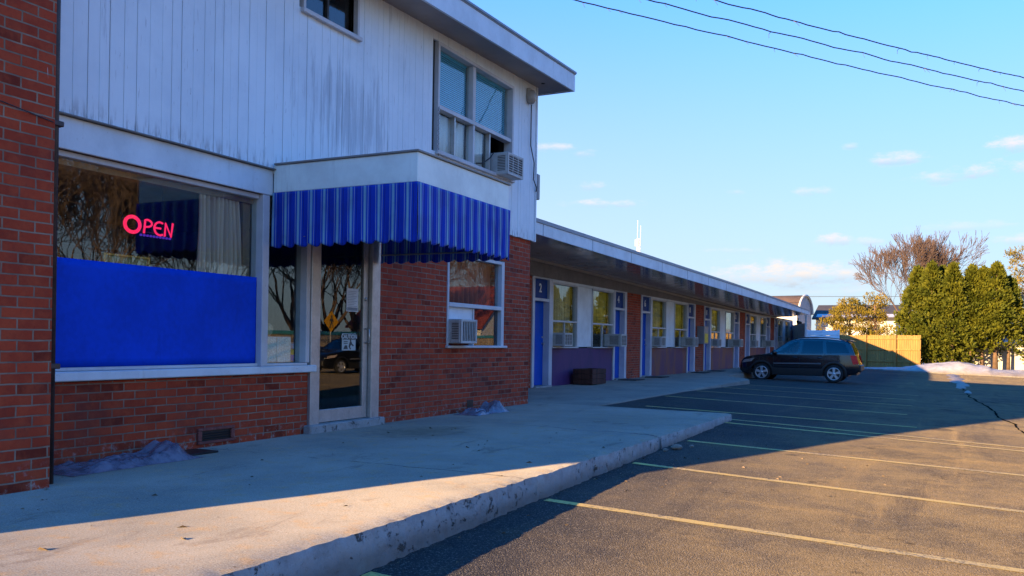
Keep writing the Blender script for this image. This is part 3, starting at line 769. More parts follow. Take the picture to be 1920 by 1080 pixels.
for i in range(60): pts.append((.072 + .012 * (i % 2), 9.325 + .006 * math.sin(i), 3.30 + i * .0105))
part(m.tube(pts, .004, 5), 'weather_strip', 'black', uw)
ul = part(MB().bbox(-.08, .06, 6.765, 6.80, 4.27, 5.0 - .12, .004).bbox(-.08, .06, 7.65, 7.685, 4.27, 5.0 - .12, .004).bbox(-.08, .085, 6.74, 7.71, 4.222, 4.268, .005), 'window', 'frame')
part(MB().bbox(-.07, .0, 7.205, 7.235, 4.27, 4.86, .003), 'sash_bar', 'acdark', ul)
part(MB().box(-.036, -.03, 6.80, 7.198, 4.27, 4.86).box(-.036, -.03, 7.242, 7.65, 4.27, 4.86), 'pane', 'glassd', ul)
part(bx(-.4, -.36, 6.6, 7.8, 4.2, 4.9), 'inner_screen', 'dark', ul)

# canopy box over the entrance with a pale fascia
CY0, CY1, CXF = 6.385, 8.16, 1.675
cn = MB().bbox(SX + .006, CXF, CY0, CY1, 2.362, 2.622, .004)
can = part(cn, 'canopy', m_white_paint('canopy_paint', (.84, .92, .84), .3, (.3, .22, .1)))
part(MB().bbox(SX + .02, CXF + .018, CY0 - .018, CY1 + .018, 2.624, 2.642, .003), 'canopy_cap', m_white_paint('canopy_cap_paint', (.25, .24, .22), .7), can)
# awning cloth: one valance hung round three sides of the canopy
def valance(pa, pb, nrm, phase, n):
    """cloth face from pa to pb (2D), hanging under the canopy, billowing along nrm"""
    Ld = math.hypot(pb[0] - pa[0], pb[1] - pa[1])
    def fn(u, v):
        s = u * Ld; ph = 2 * PI * (s + phase) / .1527
        z1 = 2.358; drop = .500 + .030 * abs(math.sin(PI * (s + phase) / .1527)) + .004 * nz(s * 4, phase, 2)
        z = z1 - drop * v
        bil = v ** .8 * (.013 * math.cos(ph) + .014 * nz(s * 5, v * 2, phase) + .012 * nz(s * 1.5, v, 5 + phase))
        if v > .86: bil += .006 * math.cos(ph * 2) * (v - .86) / .14
        return (pa[0] + (pb[0] - pa[0]) * u + nrm[0] * (bil + .004), pa[1] + (pb[1] - pa[1]) * u + nrm[1] * (bil + .004), z)
    return lambda m: m.grid(fn, n, 22)
aw = thing('awning', (1.0, 7.3, 1.84), 'blue striped cloth awning with scalloped lower hem hung over the office door', 'awning')
XF = CXF + .012
for nm, pa, pb, nr in (('side_valance', (SX + .01, CY0 - .012), (XF, CY0 - .012), (0, -1)), ('front_valance', (XF, CY0 - .012), (XF, CY1 + .012), (1, 0)), ('side_valance', (XF, CY1 + .012), (SX + .01, CY1 + .012), (0, 1))):
    m = MB(); valance(pa, pb, nr, pa[0] + pa[1], 150)(m); m.build(nm, M['awning'], aw, solid=.003)
m = MB()
for v in (1.93,): m.tube([(SX + .02, CY0 + .01, v), (XF - .02, CY0 + .01, v), (XF - .02, CY1 - .01, v), (SX + .02, CY1 - .01, v)], .009, 8)
m.tube([(XF - .02, CY0 + .01, 1.93), (XF - .02, CY0 + .01, 2.36)], .009, 8).tube([(XF - .02, CY1 - .01, 1.93), (XF - .02, CY1 - .01, 2.36)], .009, 8)
m.build('awning_rail', M['metal'], aw)

# services
dp = MB(); dp.tube([(.60, 3.70, .0), (.60, 3.70, 6.3)], .031, 12)
for z in (.75, 2.33, 4.6): dp.bbox(.555, .645, 3.64, 3.745, z, z + .035, .005)
part(dp, 'drainpipe', 'darkmetal')
part(MB().tube([(.745, .5, 2.62), (.745, 1.6, 2.53), (.745, 2.6, 2.44), (.745, 3.3, 2.36), (.74, 3.60, 2.32)], .0035, 6), 'wall_cable', 'cable')
m = MB(); m.lathe((SX + .05, 12.0, 4.73), (0, 0, 1), [(0, .10), (.05, .10), (.075, .06), (.085, 0), (.075, -.06), (.04, -.10), (0, -.11)], 16)
m.bbox(SX + .001, SX + .06, 11.93, 12.07, 4.74, 4.86, .01); part(m, 'wall_lamp', m_plain('lamp_globe', (.36, .33, .29), .4))
cab = [(SX + .05, 12.02, 4.62), (SX + .03, 12.06, 4.4), (SX + .03, 12.06, 4.0), (SX + .045, 12.16, 3.75), (SX + .02, 12.20, 3.5), (SX + .05, 12.25, 3.38), (SX + .02, 12.30, 3.33)]
part(MB().tube(cab, .009, 6), 'lamp_cable', 'cable')
part(MB().bbox(-.10, .06, 12.35, 12.45, 3.22, 3.62, .01).bbox(-.08, .04, 12.345, 12.36, 3.20, 3.64, .004), 'electric_box', 'grey')
vt = part(MB().bbox(-.02, .022, 5.52, 5.955, .03, .055, .004).bbox(-.02, .022, 5.52, 5.955, .145, .17, .004).bbox(-.02, .022, 5.52, 5.565, .057, .143, .004).bbox(-.02, .022, 5.91, 5.955, .057, .143, .004), 'wall_vent', m_plain('painted_vent_frame', (.20, .055, .04), .8, .2, 12, .3, dirt=.4, dirtcol=(.3, .28, .25)))
m = MB()
for k in range(4): m.add([(.001, 5.566, .06 + k * .021), (.001, 5.909, .06 + k * .021), (.014, 5.909, .052 + k * .021), (.014, 5.566, .052 + k * .021)], [(0, 1, 2, 3)])
m.box(.0005, .003, 5.566, 5.909, .057, .143); part(m, 'vent_slats', 'black', vt)
part(MB().bbox(.0, .006, 10.30, 10.47, .06, .16, .002), 'wall_vent', 'black')

# ------------------------------------------------------------------ things in and on the office front
s = thing('neon_sign', (-.14, 4.9, 1.8), 'lit pink neon sign reading OPEN hanging in the office window', 'neon sign')
NXp = -.14
a0 = onX(232, 402, NXp); a1 = onX(327, 437, NXp)
ny0, ny1 = a0[0], a1[0]; ztop_, zbot_ = a0[1] + .005, onX(245, 437, NXp)[1]
hh = ztop_ - zbot_
def nq(pts, r=.0085):
    return MB().tube([(NXp, ny0 + (ny1 - ny0) * p[0], zbot_ + hh * p[1]) for p in pts], r, 8)
def arc(cx, cy, rx, ry, a, b, n=14): return [(cx + rx * math.cos(R(a + (b - a) * i / n)), cy + ry * math.sin(R(a + (b - a) * i / n))) for i in range(n + 1)]
for rx, ry in ((.155, .47), (.128, .385)):
    nq(arc(.165, .5, rx, ry, 90, 452, 28)).build('neon_letter', M['pink'], s)
nq([(.385, .10), (.40, .50), (.41, .86)] + arc(.44, .68, .10, .20, 90, -90, 10) + [(.40, .47)]).build('neon_letter', M['pink'], s)
nq(arc(.70, .48, .11, .37, 60, 300, 18)).build('neon_letter', M['pink'], s); nq([(.60, .50), (.72, .50)]).build('neon_letter', M['pink'], s)
nq([(.80, .08), (.815, .84), (.93, .10), (.965, .90)]).build('neon_letter', M['pink'], s)
m = MB()
for k in range(10):
    y = ny0 + (ny1 - ny0) * (.33 + k * .064); m.lathe((NXp, y, zbot_ - .002), (1, 0, 0), [(0, .008), (.010, .006), (.010, -.006), (0, -.008)], 8)
m.build('dot_row', M['violet'], s)
fr = MB()
for z in (.2, .8): fr.tube([(NXp - .03, ny0 - .01, zbot_ + hh * z), (NXp - .03, ny1 + .01, zbot_ + hh * z)], .006, 6)
for y in (.02, .98): fr.tube([(NXp - .03, ny0 + (ny1 - ny0) * y, zbot_ - .0), (NXp - .03, ny0 + (ny1 - ny0) * y, zbot_ + hh)], .006, 6)
for y in (.3, .8): fr.tube([(NXp - .03, ny0 + (ny1 - ny0) * y, zbot_ + hh), (NXp - .03, ny0 + (ny1 - ny0) * y, 2.25)], .0015, 4)
fr.build('frame', M['black'], s)

m = MB()
def curt(u, v):
    top = 1 - v; pin = .80 + .20 * v
    y = 5.60 + (.62 * u) * pin + .03 * (1 - v)
    return (-.135 + (.022 + .01 * v) * math.sin(u * 62 + 2 * nz(u * 4, v, 0)) + .02 * nz(u * 3, v * 2, 4), y, .75 + (2.30 - .75) * (1 - v))
m.grid(curt, 140, 12)
tag(m.build('curtain', M['curt'], None, (-.22, 5.9, .75), solid=.003), 'pleated taupe curtain hanging inside the office window', 'curtain')
p0 = onX(193, 473, -.42); p1 = onX(281, 471, -.42)
pf = thing('picture_frame', (-.42, (p0[0] + p1[0]) / 2, 1.1), 'gold framed picture standing inside behind the blue board', 'picture')
MB().bbox(-.44, -.41, p0[0], p0[0] + .02, 1.15, p0[1], .003).bbox(-.44, -.41, p1[0] - .02, p1[0], 1.15, p0[1], .003).bbox(-.44, -.41, p0[0] + .02, p1[0] - .02, p0[1] - .02, p0[1], .003).build('frame', m_plain('gold_frame', (.62, .42, .08), .4, .1, 8, .05, metal=.4), pf)
MB().box(-.43, -.425, p0[0] + .02, p1[0] - .02, 1.15, p0[1] - .02).build('print', m_plain('yellowed_print', (.42, .42, .17), .6, .12, 6, .02), pf)
# boxes and leaflets in the narrow window
for k, (a, b, lb) in enumerate(((6.395, 6.60, 'pale speckled box standing left in the narrow window beside the office door'), (6.608, 6.81, 'pale speckled box standing right in the narrow window, nearer the office door'))):
    tag(MB().bbox(-.20, -.078, a, b, .73, .985, .006).build('box', m_plain('speckled_box', (.62, .80, .74), .7, .3, 60, .02), None, (-.16, (a + b) / 2, .73)), lb, 'box', 'pale boxes in the narrow window')
lf = thing('leaflet_rack', (-.14, 6.86, .73), 'small rack of blue and yellow leaflets beside the office door', 'leaflet rack')
MB().bbox(-.14, -.12, 6.825, 6.905, .73, .93, .003).build('rack', M['grey'], lf)
for k, c in enumerate(((.02, .12, .5), (.60, .45, .04), (.05, .30, .5))): MB().box(-.119, -.114, 6.83, 6.90, .745 + k * .06, .80 + k * .06).build('leaflet', m_plain('leaflet_%d' % k, c, .5, .2, 30, 0), lf)
tag(MB().lathe((-.16, 6.55, .987), (0, 0, 1), [(0, 0), (.03, 0), (.032, .01), (.05, .03), (.062, .07), (.05, .11), (.02, .13), (0, .132)], 20).build('globe_lamp', m_plain('globe_tan', (.44, .33, .2), .4), None, (-.16, 6.55, .987)), 'small round tan globe standing on the pale boxes in the window', 'globe')
# signs on the door glass
GX = -.033
cs = thing('caution_sign', (GX, 7.66, .86), 'white sign reading CAUTION stuck on the glass office door', 'sign')
c0 = onX(641, 625, GX); c1 = onX(666, 657, GX)
ya, yb, zb, zt = c0[0], c1[0], c1[1], c0[1]; cw = yb - ya; ch = zt - zb
MB().bbox(GX, GX + .004, ya, yb, zb, zt, .001).build('panel', m_plain('sign_white', (.40, .48, .48), .5, .06, 10, 0), cs)
m = MB().box(GX + .0045, GX + .006, ya + .03 * cw, yb - .03 * cw, zt - .36 * ch, zt - .03 * ch); m.build('band', M['ink'], cs)
text_on(MB(), 'CAUTION', .062, lambda x, y, z: (GX + .0075 + z * .1, (ya + yb) / 2 + x, zt - .195 * ch + y), .002).build('lettering', m_plain('sign_letters', (.62, .68, .66), .6, .03, 9, 0), cs)
m = MB()
def sp2(x, y): return (ya + cw * x, zb + ch * y)
m.prism([sp2(.56, .50), sp2(.66, .56), sp2(.72, .42), sp2(.86, .30), sp2(.80, .24), sp2(.66, .34), sp2(.58, .22), sp2(.66, .08), sp2(.58, .06), sp2(.48, .24)], 0, GX + .0045, GX + .006)
m.lathe((GX + .0045, ya + cw * .62, zb + ch * .58), (1, 0, 0), [(cw * .05, 0), (cw * .05, .0015), (0, .0015)], 12)
for k in range(2): m.box(GX + .0045, GX + .006, ya + cw * .12, ya + cw * .40, zb + ch * (.50 - k * .1), zb + ch * (.545 - k * .1))
m.prism([sp2(.10, .08), sp2(.42, .08), sp2(.36, .30), sp2(.2, .30)], 0, GX + .0045, GX + .006)
m.build('pictogram', M['ink'], cs)
nt_ = thing('paper_notice', (GX, 7.7, 1.3), 'white paper notice with rows of print taped on the glass door', 'notice')
c0 = onX(650, 540, GX); c1 = onX(671, 585, GX)
MB().box(GX, GX + .0015, c0[0], c1[0], c1[1], c0[1]).build('sheet', M['paper'], nt_)
m = MB()
for k in range(11): m.box(GX + .0018, GX + .0022, c0[0] + .02, c1[0] - .02 - .05 * ((k * 7) % 3) / 2, c0[1] - .035 - k * .018, c0[1] - .030 - k * .018)
m.box(GX + .0018, GX + .0022, c0[0] + .01, c1[0] - .01, c1[1] + .01, c1[1] + .045)
m.build('print', m_plain('notice_ink', (.24, .26, .28), .7, .1, 9, 0), nt_)

# air conditioners
def make_ac(loc, wd, dp_, ht, label, group='window air conditioners', fins='h', mat='ac'):
    x, y, z = loc
    r = thing('air_conditioner', loc, label, 'air conditioner', group)
    y0, y1 = y - wd / 2, y + wd / 2
    MB().bbox(x - .08, x + dp_, y0, y1, z, z + ht, .012).build('case', M[mat], r)
    m = MB()
    for k in range(10):
        zz = z + ht * (.18 + .07 * k); m.box(x + dp_ * .25, x + dp_ * .85, y0 - .003, y0 - .0005, zz, zz + ht * .03)
    m.build('side_louvres', M['acdark'], r)
    MB().box(x + dp_ + .001, x + dp_ + .004, y0 + .03, y1 - .03, z + .035, z + ht - .035).build('coil', M['acdark'], r)
    g = MB()
    if fins == 'h':
        n = 8
        for k in range(n): g.box(x + dp_ + .006, x + dp_ + .014, y0 + .03, y1 - .03, z + .04 + (ht - .08) * k / (n - 1) - .004, z + .04 + (ht - .08) * k / (n - 1) + .004)
        for q in (.33, .66): g.box(x + dp_ + .0055, x + dp_ + .0135, y0 + wd * q - .006, y0 + wd * q + .006, z + .03, z + ht - .03)
    else:
        n = 9
        for k in range(n): g.box(x + dp_ + .006, x + dp_ + .014, y0 + .04 + (wd - .08) * k / (n - 1) - .006, y0 + .04 + (wd - .08) * k / (n - 1) + .006, z + .03, z + ht - .03)
    g.bbox(x + dp_ + .0005, x + dp_ + .016, y0 + .002, y0 + .03, z + .002, z + ht - .002, .003).bbox(x + dp_ + .0005, x + dp_ + .016, y1 - .03, y1 - .002, z + .002, z + ht - .002, .003)
    g.bbox(x + dp_ + .0005, x + dp_ + .016, y0 + .031, y1 - .031, z + .002, z + .032, .003).bbox(x + dp_ + .0005, x + dp_ + .016, y0 + .031, y1 - .031, z + ht - .032, z + ht - .002, .003)
    g.build('grille', M[mat], r)
    return r
def ac_from_px(xw, xs, xf, ytop, ybot, X, label, **k):
    y0, _ = onX(xw, (ytop + ybot) / 2, X); Xf, _ = onY(xs, (ytop + ybot) / 2, y0)
    y1, _ = onX(xf, (ytop + ybot) / 2, Xf); _, z1 = onY(xs, ytop, y0); _, z0 = onY(xs, ybot, y0)
    return make_ac((X, (y0 + y1) / 2, z0), y1 - y0, Xf - X, z1 - z0, label, **k)
acu = ac_from_px(927, 951, 980, 284, 326, .05, 'beige air conditioner jutting from the upstairs window above the awning')
ac_from_px(842, 863, 893, 598, 644, .02, 'white air conditioner in the ground floor window of the brick wall', fins='v')
MB().tube([(.09, *onX(893, 306, .09)), (.10, *onX(905, 306, .1)), (.12, *onX(918, 297, .12)), (.13, *onX(926, 286, .13))], .009, 6).build('power_cord', M['cable'], acu)

# plastic sheets, dark pit slab, rubble and litter on the pavement
def sheet(name, x0, x1, y0, y1, h, seed, label):
    m = MB()
    def fn(u, v):
        ex = .5 - abs(u - .5); ey = .5 - abs(v - .5); e = min(1, ex * 5) * min(1, ey * 5)
        x = x0 + (x1 - x0) * u + .05 * nz(u * 3, v * 3, seed); y = y0 + (y1 - y0) * v + .06 * nz(u * 3, v * 4, seed + 5)
        z = .005 + e * h * (.12 + .55 * abs(nz(u * 1.6, v * 2.1, seed + 9)) + .35 * abs(nz(u * 3 + v * 4, v * 7, seed)) + .22 * abs(nz(u * 9 - v * 6, v * 16, seed)) + .75 * math.exp(-((v - .84) / .13) ** 2))
        return (x, y, max(.005, z))
    m.grid(fn, 40, 80)
    return tag(m.build(name, M['plastic'], None, ((x0 + x1) / 2, (y0 + y1) / 2, 0)), label, 'plastic sheet')
sheet('plastic_sheet', .04, .50, 3.95, 5.15, .125, 3, 'long crumpled plastic sheet on the pavement below the office window sill')
sheet('plastic_sheet', .10, .46, 9.75, 10.75, .13, 11, 'short crumpled plastic sheet on the pavement below the ground floor air conditioner')
tag(MB().bbox(.10, .36, 5.05, 5.42, .004, .018, .003).build('board', M['black'], None, (.2, 5.2, 0)), 'flat dark slab standing for a pit opening beside the plastic sheet under the office sill', 'board')  # flat dark slab stands in for the dark opening of a pit
def chunk(x, y, r, seed, label):
    m = MB(); z0 = zg(x, y)
    m.grid(lambda u, v: (x + r * math.sin(v * PI) * math.cos(u * 2 * PI) * (1 + .4 * nz(math.cos(u * 6.28) * 1.5, math.sin(u * 6.28) * 1.5, v * 3 + seed)), y + 1.3 * r * math.sin(v * PI) * math.sin(u * 2 * PI) * (1 + .4 * nz(math.cos(u * 6.28), math.sin(u * 6.28), v * 3 + seed + 4)), z0 + r * .45 - r * .55 * math.cos(v * PI)), 14, 8, smooth=False)
    return tag(m.build('concrete_chunk', M['walk'], None, (x, y, z0)), label, 'rubble')
chunk(3.29, 9.02, .055, 1, 'largest broken concrete lump on the asphalt below the pavement crack')
chunk(3.23, 8.80, .03, 5, 'small broken concrete lump nearest the kerb below the pavement crack')
chunk(3.38, 9.28, .025, 8, 'small broken concrete lump lying out on the asphalt past the crack')
deb = MB(); r3 = random.Random(5)
for k in range(230):
    if k < 60: x, y = r3.uniform(.2, 3.0), r3.uniform(2.2, 8.5)
    else: x, y = r3.uniform(3.25, 5.4), r3.uniform(6.5, 12)
    if k >= 170: x, y = 3.2 + r3.random() ** 2 * .5, r3.uniform(3, 11)
    z = 0.002 if x < 3.12 else zg(x, y) + .002
    s_ = r3.uniform(.006, .02) * (1 if k > 30 else 1.6); a = r3.uniform(0, 6.28); dx, dy = math.cos(a) * s_, math.sin(a) * s_
    deb.add([(x - dx, y - dy, z), (x + dy * .5, y - dx * .5, z + s_ * .5), (x + dx, y + dy, z), (x - dy * .5, y + dx * .5, z + s_ * .2)], [(0, 1, 2, 3)])
tag(deb.build('litter', m_plain('litter_chips', (.20, .14, .08), .8, .7, 2.5, .1)), 'scattered leaf and gravel chips on the pavement and asphalt', 'litter', kind='stuff')

# ------------------------------------------------------------------ single storey wing with the rooms
FX = -1.9; Y0 = 16.37; BAY = 7.3; NB = 5
Wg = thing('motel_wing', (FX, 16, 0), 'long single storey motel wing with blue doors, mustard curtained windows and a sagging flat roof', 'building')
def wp(mb, name, mat, parent=None, **k): return mb.build(name, M[mat] if isinstance(mat, str) else mat, parent if parent is not None else Wg, **k)
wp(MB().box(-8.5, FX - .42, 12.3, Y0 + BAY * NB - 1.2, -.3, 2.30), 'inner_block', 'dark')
wp(MB().box(FX - .2, FX, 12.3, Y0 - .002, -.2, 2.34), 'brick_wall', 'brick')
YE = Y0 + BAY * NB - 1.25
# header board between door tops and soffit
def zin(y): return max(2.375, 2.70 - .0143 * (y - 16.3))
m = MB(); ysr = [12.31 + i * (YE - 12.31) / 30 for i in range(31)]
vs = []
for y in ysr: vs += [(FX + .012, y, 2.352), (FX + .012, y, zin(y) + .03), (FX - .1, y, zin(y) + .03), (FX - .1, y, 2.352)]
m.add(vs, [(4 * i + k, 4 * i + 4 + k, 4 * i + 4 + (k + 1) % 4, 4 * i + (k + 1) % 4) for i in range(30) for k in range(4)])
wp(m, 'header_board', 'header')
names = []
def bay_parts(y0):
    """all the parts of one pair of rooms; returns what is copied along the wing"""
    out = []
    def door(ya):
        fr = MB().bbox(FX - .16, FX + .03, ya, ya + .11, .0, 2.35, .004).bbox(FX - .16, FX + .03, ya + .86, ya + 1.03, .0, 2.35, .004)
        fr.bbox(FX - .14, FX + .02, ya + .112, ya + .858, 1.84, 1.90, .004).bbox(FX - .16, FX + .025, ya + .112, ya + .858, 2.315, 2.35, .004)
        d = wp(fr, 'door', m_whiteframe); out.append(d)
        wp(MB().bbox(FX - .155, FX - .115, ya + .112, ya + .858, .03, 1.838, .003), 'door_leaf', 'bluedoor', d)
        wp(MB().bbox(FX - .07, FX - .03, ya + .112, ya + .858, 1.902, 2.313, .003), 'transom_panel', 'bluetrans', d)
        wp(MB().lathe((FX - .115, ya + .80, .93), (1, 0, 0), [(.02, 0), (.012, .02), (.028, .035), (.028, .055), (0, .06)], 12), 'handle', 'metal', d); wp(MB().lathe((FX - .115, ya + .80, 1.07), (1, 0, 0), [(.022, 0), (.022, .012), (0, .014)], 12), 'lock', 'metal', d)
        wp(MB().bbox(FX - .15, FX + .10, ya + .08, ya + .90, -.02, .026, .004), 'threshold', 'slabedge', d)
        return d
    def window(ya, yb, cm_, cz_):
        z0, zm, z1 = .862, 1.435, 2.29
        fr = MB().bbox(FX - .10, FX + .02, ya, ya + .035, z0, z1, .003).bbox(FX - .10, FX + .02, yb - .035, yb, z0, z1, .003).bbox(FX - .10, FX + .015, ya + .037, yb - .037, zm - .02, zm + .02, .003)
        fr.bbox(FX - .10, FX + .05, ya - .01, yb + .01, z0 - .03, z0 - .001, .004).bbox(FX - .10, FX + .015, ya + .037, yb - .037, z1 - .03, z1 - .001, .003)
        wd = wp(fr, 'window', 'frame'); out.append(wd)
        wp(MB().box(FX - .050, FX - .045, ya + .036, yb - .036, zm + .021, z1 - .031), 'pane', 'glass', wd)
        wp(MB().box(FX - .035, FX - .030, ya + .036, yb - .036, z0, zm - .021), 'pane', 'glass', wd)
        wp(MB().bbox(FX - .06, FX - .01, (ya + yb) / 2 + .02, (ya + yb) / 2 + .045, z0 + .001, zm - .022, .002), 'sash_bar', 'frame', wd)
        g = MB(); g.grid(lambda u, v: (FX - .20 + .022 * math.sin(u * 95 + 1.5 * nz(u * 5, v, ya)), ya + (yb - ya) * u, cz_ + (z1 - cz_) * v), 150, 2)
        wp(g, 'curtain', cm_, wd, solid=.004)
        return wd
    door(y0)
    window(y0 + 1.05, y0 + 2.52, 'curtt', 1.02); window(y0 + 3.48, y0 + 4.98, 'curty', 1.36)
    out.append(wp(MB().bbox(FX - .06, FX - .004, y0 + 2.522, y0 + 3.478, .86, 2.29, .003), 'infill_panel', 'white'))
    out.append(wp(MB().bbox(FX - .08, FX + .022, y0 + 1.032, y0 + 4.998, 2.292, 2.35, .003), 'window_header', 'white'))
    out.append(wp(MB().bbox(FX - .08, FX - .006, y0 + 1.032, y0 + 4.998, -.05, .83, .003), 'wainscot', 'purple'))
    door(y0 + 5.0)
    return out
m_whiteframe = m_white_paint('door_frame_paint', (.56, .58, .62), .3)
bay = bay_parts(Y0)
doors = [o for o in bay if o.name.startswith('door')]
alld = [[d for d in doors]]
for k in range(1, NB):
    row = []
    for o in bay:
        c = copy_tree(o, Wg); c.location.y += BAY * k
        if o in doors: row.append(c)
    alld.append(row)
bpy.context.view_layer.update()
for k in range(NB):
    wp(MB().bbox(FX - .2, FX + .004, Y0 + BAY * k + 6.032, Y0 + BAY * (k + 1) - .002 if k < NB - 1 else YE + .02, -.2, 2.35, .004), 'brick_pier', 'brick')
    for j in (0, 1):
        ya = Y0 + BAY * k + 5.0 * j + .485
        nb = 2 * (2 * k + j + 1)
        o = text_on(MB(), str(nb), .26, lambda x, y, z: (FX - .026 + z, ya + x, 2.115 + y), .004).build('numeral', M['numeral'], Wg)
        o.parent = alld[k][j]; o.location = (Vector(WL[Wg.name]) - Vector((0, 0, 0))) * 0
        o.location.y = -BAY * k
# roof of the wing: gently sagging towards its far end, unseen ridge added behind
XF2 = -.30
rb = [onX(x, y, XF2) for x, y in ((1002, 437), (1200, 498), (1400, 556), (1517, 590))]
rtp = [onX(x, y, XF2) for x, y in ((1002, 410), (1200, 475), (1400, 540), (1517, 582))]
def interp(tab, y):
    if y <= tab[0][0]: a, b = tab[0], tab[1]
    else:
        for a, b in zip(tab[:-1], tab[1:]):
            if y <= b[0]: break
    return a[1] + (b[1] - a[1]) * (y - a[0]) / (b[0] - a[0])
def smooth_tab(tab, y):
    return sum(interp(tab, y + d) for d in (-4, -2, 0, 2, 4)) / 5
YR = rb[-1][0]
ysr = [12.31 + i * (YR - 12.31) / 44 for i in range(45)]
zb_ = lambda y: smooth_tab(rb, y); zt_ = lambda y: max(smooth_tab(rtp, y), zb_(y) + .16)
def strip(fn, close=True):
    m = MB(); vs = []; n = None
    for y in ysr:
        r = fn(y); n = len(r); vs += r
    m.add(vs, [(n * i + k, n * i + n + k, n * i + n + (k + 1) % n, n * i + (k + 1) % n) for i in range(len(ysr) - 1) for k in range(n)])
    m.add([], [])
    m.f += [tuple(range(n))[::-1], tuple(len(vs) - n + k for k in range(n))]; m.sm += [False, False]
    return m
wr = wp(strip(lambda y: [(-8.6, y, zin(y) + .25), (XF2 - .003, y, zb_(y) + .05), (XF2 - .003, y, zt_(y) - .012), (-5.2, y, zt_(y) + 1.05), (-8.6, y, zt_(y) + .35)]), 'roof', 'roofdark')  # ridge hidden behind the fascia, raised to cast shade on the fence
ze_ = zt_(YR)
wp(MB().add([(-8.6, YR, ze_ + .34), (-5.2, YR, ze_ + 1.04), (XF2 - .1, YR, ze_ - .02), (-8.6, YE + .3, ze_ + .34), (-5.2, YE + .3, ze_ + 1.04), (FX - .05, YE + .3, ze_ + .28), (-8.6, YR, ze_ - .3), (XF2 - .1, YR, ze_ - .14), (-8.6, YE + .3, ze_ - .3), (FX - .05, YE + .3, ze_ - .14)], [(0, 3, 4, 1), (1, 4, 5, 2), (6, 7, 9, 8), (2, 5, 9, 7), (3, 8, 9, 5, 4)]), 'roof_end', 'roofdark', wr)  # carries the unseen ridge on, lifting the shade on the fence
wp(strip(lambda y: [(FX - .3, y, zin(y) + .012), (XF2 - .004, y, zb_(y) + .012), (XF2 - .004, y, zb_(y) + .045), (FX - .3, y, zin(y) + .10)]), 'soffit', 'soffit', wr)
wp(strip(lambda y: [(XF2, y, zb_(y) - .01), (XF2 + .03, y, zb_(y) - .01), (XF2 + .03, y, zt_(y) - .055), (XF2, y, zt_(y) - .055)]), 'fascia', 'whitef', wr)
wp(strip(lambda y: [(XF2 - .06, y, zt_(y) - .05), (XF2 + .045, y, zt_(y) - .05), (XF2 + .045, y, zt_(y) + .012), (XF2 - .06, y, zt_(y) + .012)]), 'drip_edge', m_white_paint('drip_edge_paint', (.30, .33, .36), .6), wr)
jm = MB()
for i in range(0, 44, 3): y = ysr[i] + 1.0; jm.box(XF2 + .031, XF2 + .035, y, y + .012, zb_(y) - .008, zt_(y) - .056)
wp(jm, 'fascia_joints', 'grey', wr)
wp(strip(lambda y: [(FX + .012, y, zin(y) - .03), (FX + .04, y, zin(y) - .03), (FX + .04, y, zin(y) + .022), (FX + .012, y, zin(y) + .022)]), 'soffit_trim', m_white_paint('soffit_trim_paint', (.36, .32, .28), .3), wr)
# end screen of white vertical boards
es = MB(); A = Vector((FX, YE)); Bp = Vector((XF2 - .03, YR - .6)); d = (Bp - A); n_ = 20
q = Vector((d.y, -d.x)).normalized() * .02
for k in range(n_):
    a = A + d * (k + .04) / n_; b = A + d * (k + .96) / n_
    z1 = 2.12
    es.add([(a.x - q.x, a.y - q.y, -.3), (b.x - q.x, b.y - q.y, -.3), (b.x + q.x, b.y + q.y, -.3), (a.x + q.x, a.y + q.y, -.3), (a.x - q.x, a.y - q.y, z1), (b.x - q.x, b.y - q.y, z1), (b.x + q.x, b.y + q.y, z1), (a.x + q.x, a.y + q.y, z1)],
           [(0, 1, 5, 4), (1, 2, 6, 5), (2, 3, 7, 6), (3, 0, 4, 7), (4, 5, 6, 7)])
es.box(XF2 - .10, XF2 - .01, YR - .72, YR - .62, -.3, 2.52)
wp(es, 'end_screen', 'white')
wp(MB().box(-8.5, FX, YE, YE + .1, -.3, 2.4), 'end_wall', 'white')

# air conditioners of the rooms
ordn = ['first', 'second', 'third', 'fourth', 'fifth']
acA = make_ac((FX + .0, Y0 + 1.36, .875), .46, .27, .30, 'air conditioner in the left window of the first room pair, right of door 2', 'wing air conditioners')
acB = make_ac((FX + .0, Y0 + 4.72, .875), .44, .40, .32, 'air conditioner in the right window of the first room pair, left of door 4', 'wing air conditioners')
for k in range(1, NB):
    for pr, sd, nb in ((acA, 'left', 4 * k + 2), (acB, 'right', 4 * k + 4)):
        c = copy_tree(pr); c.location.y += BAY * k
        c['label'] = 'air conditioner in the %s window of the %s room pair, beside door %d' % (sd, ordn[k], nb)
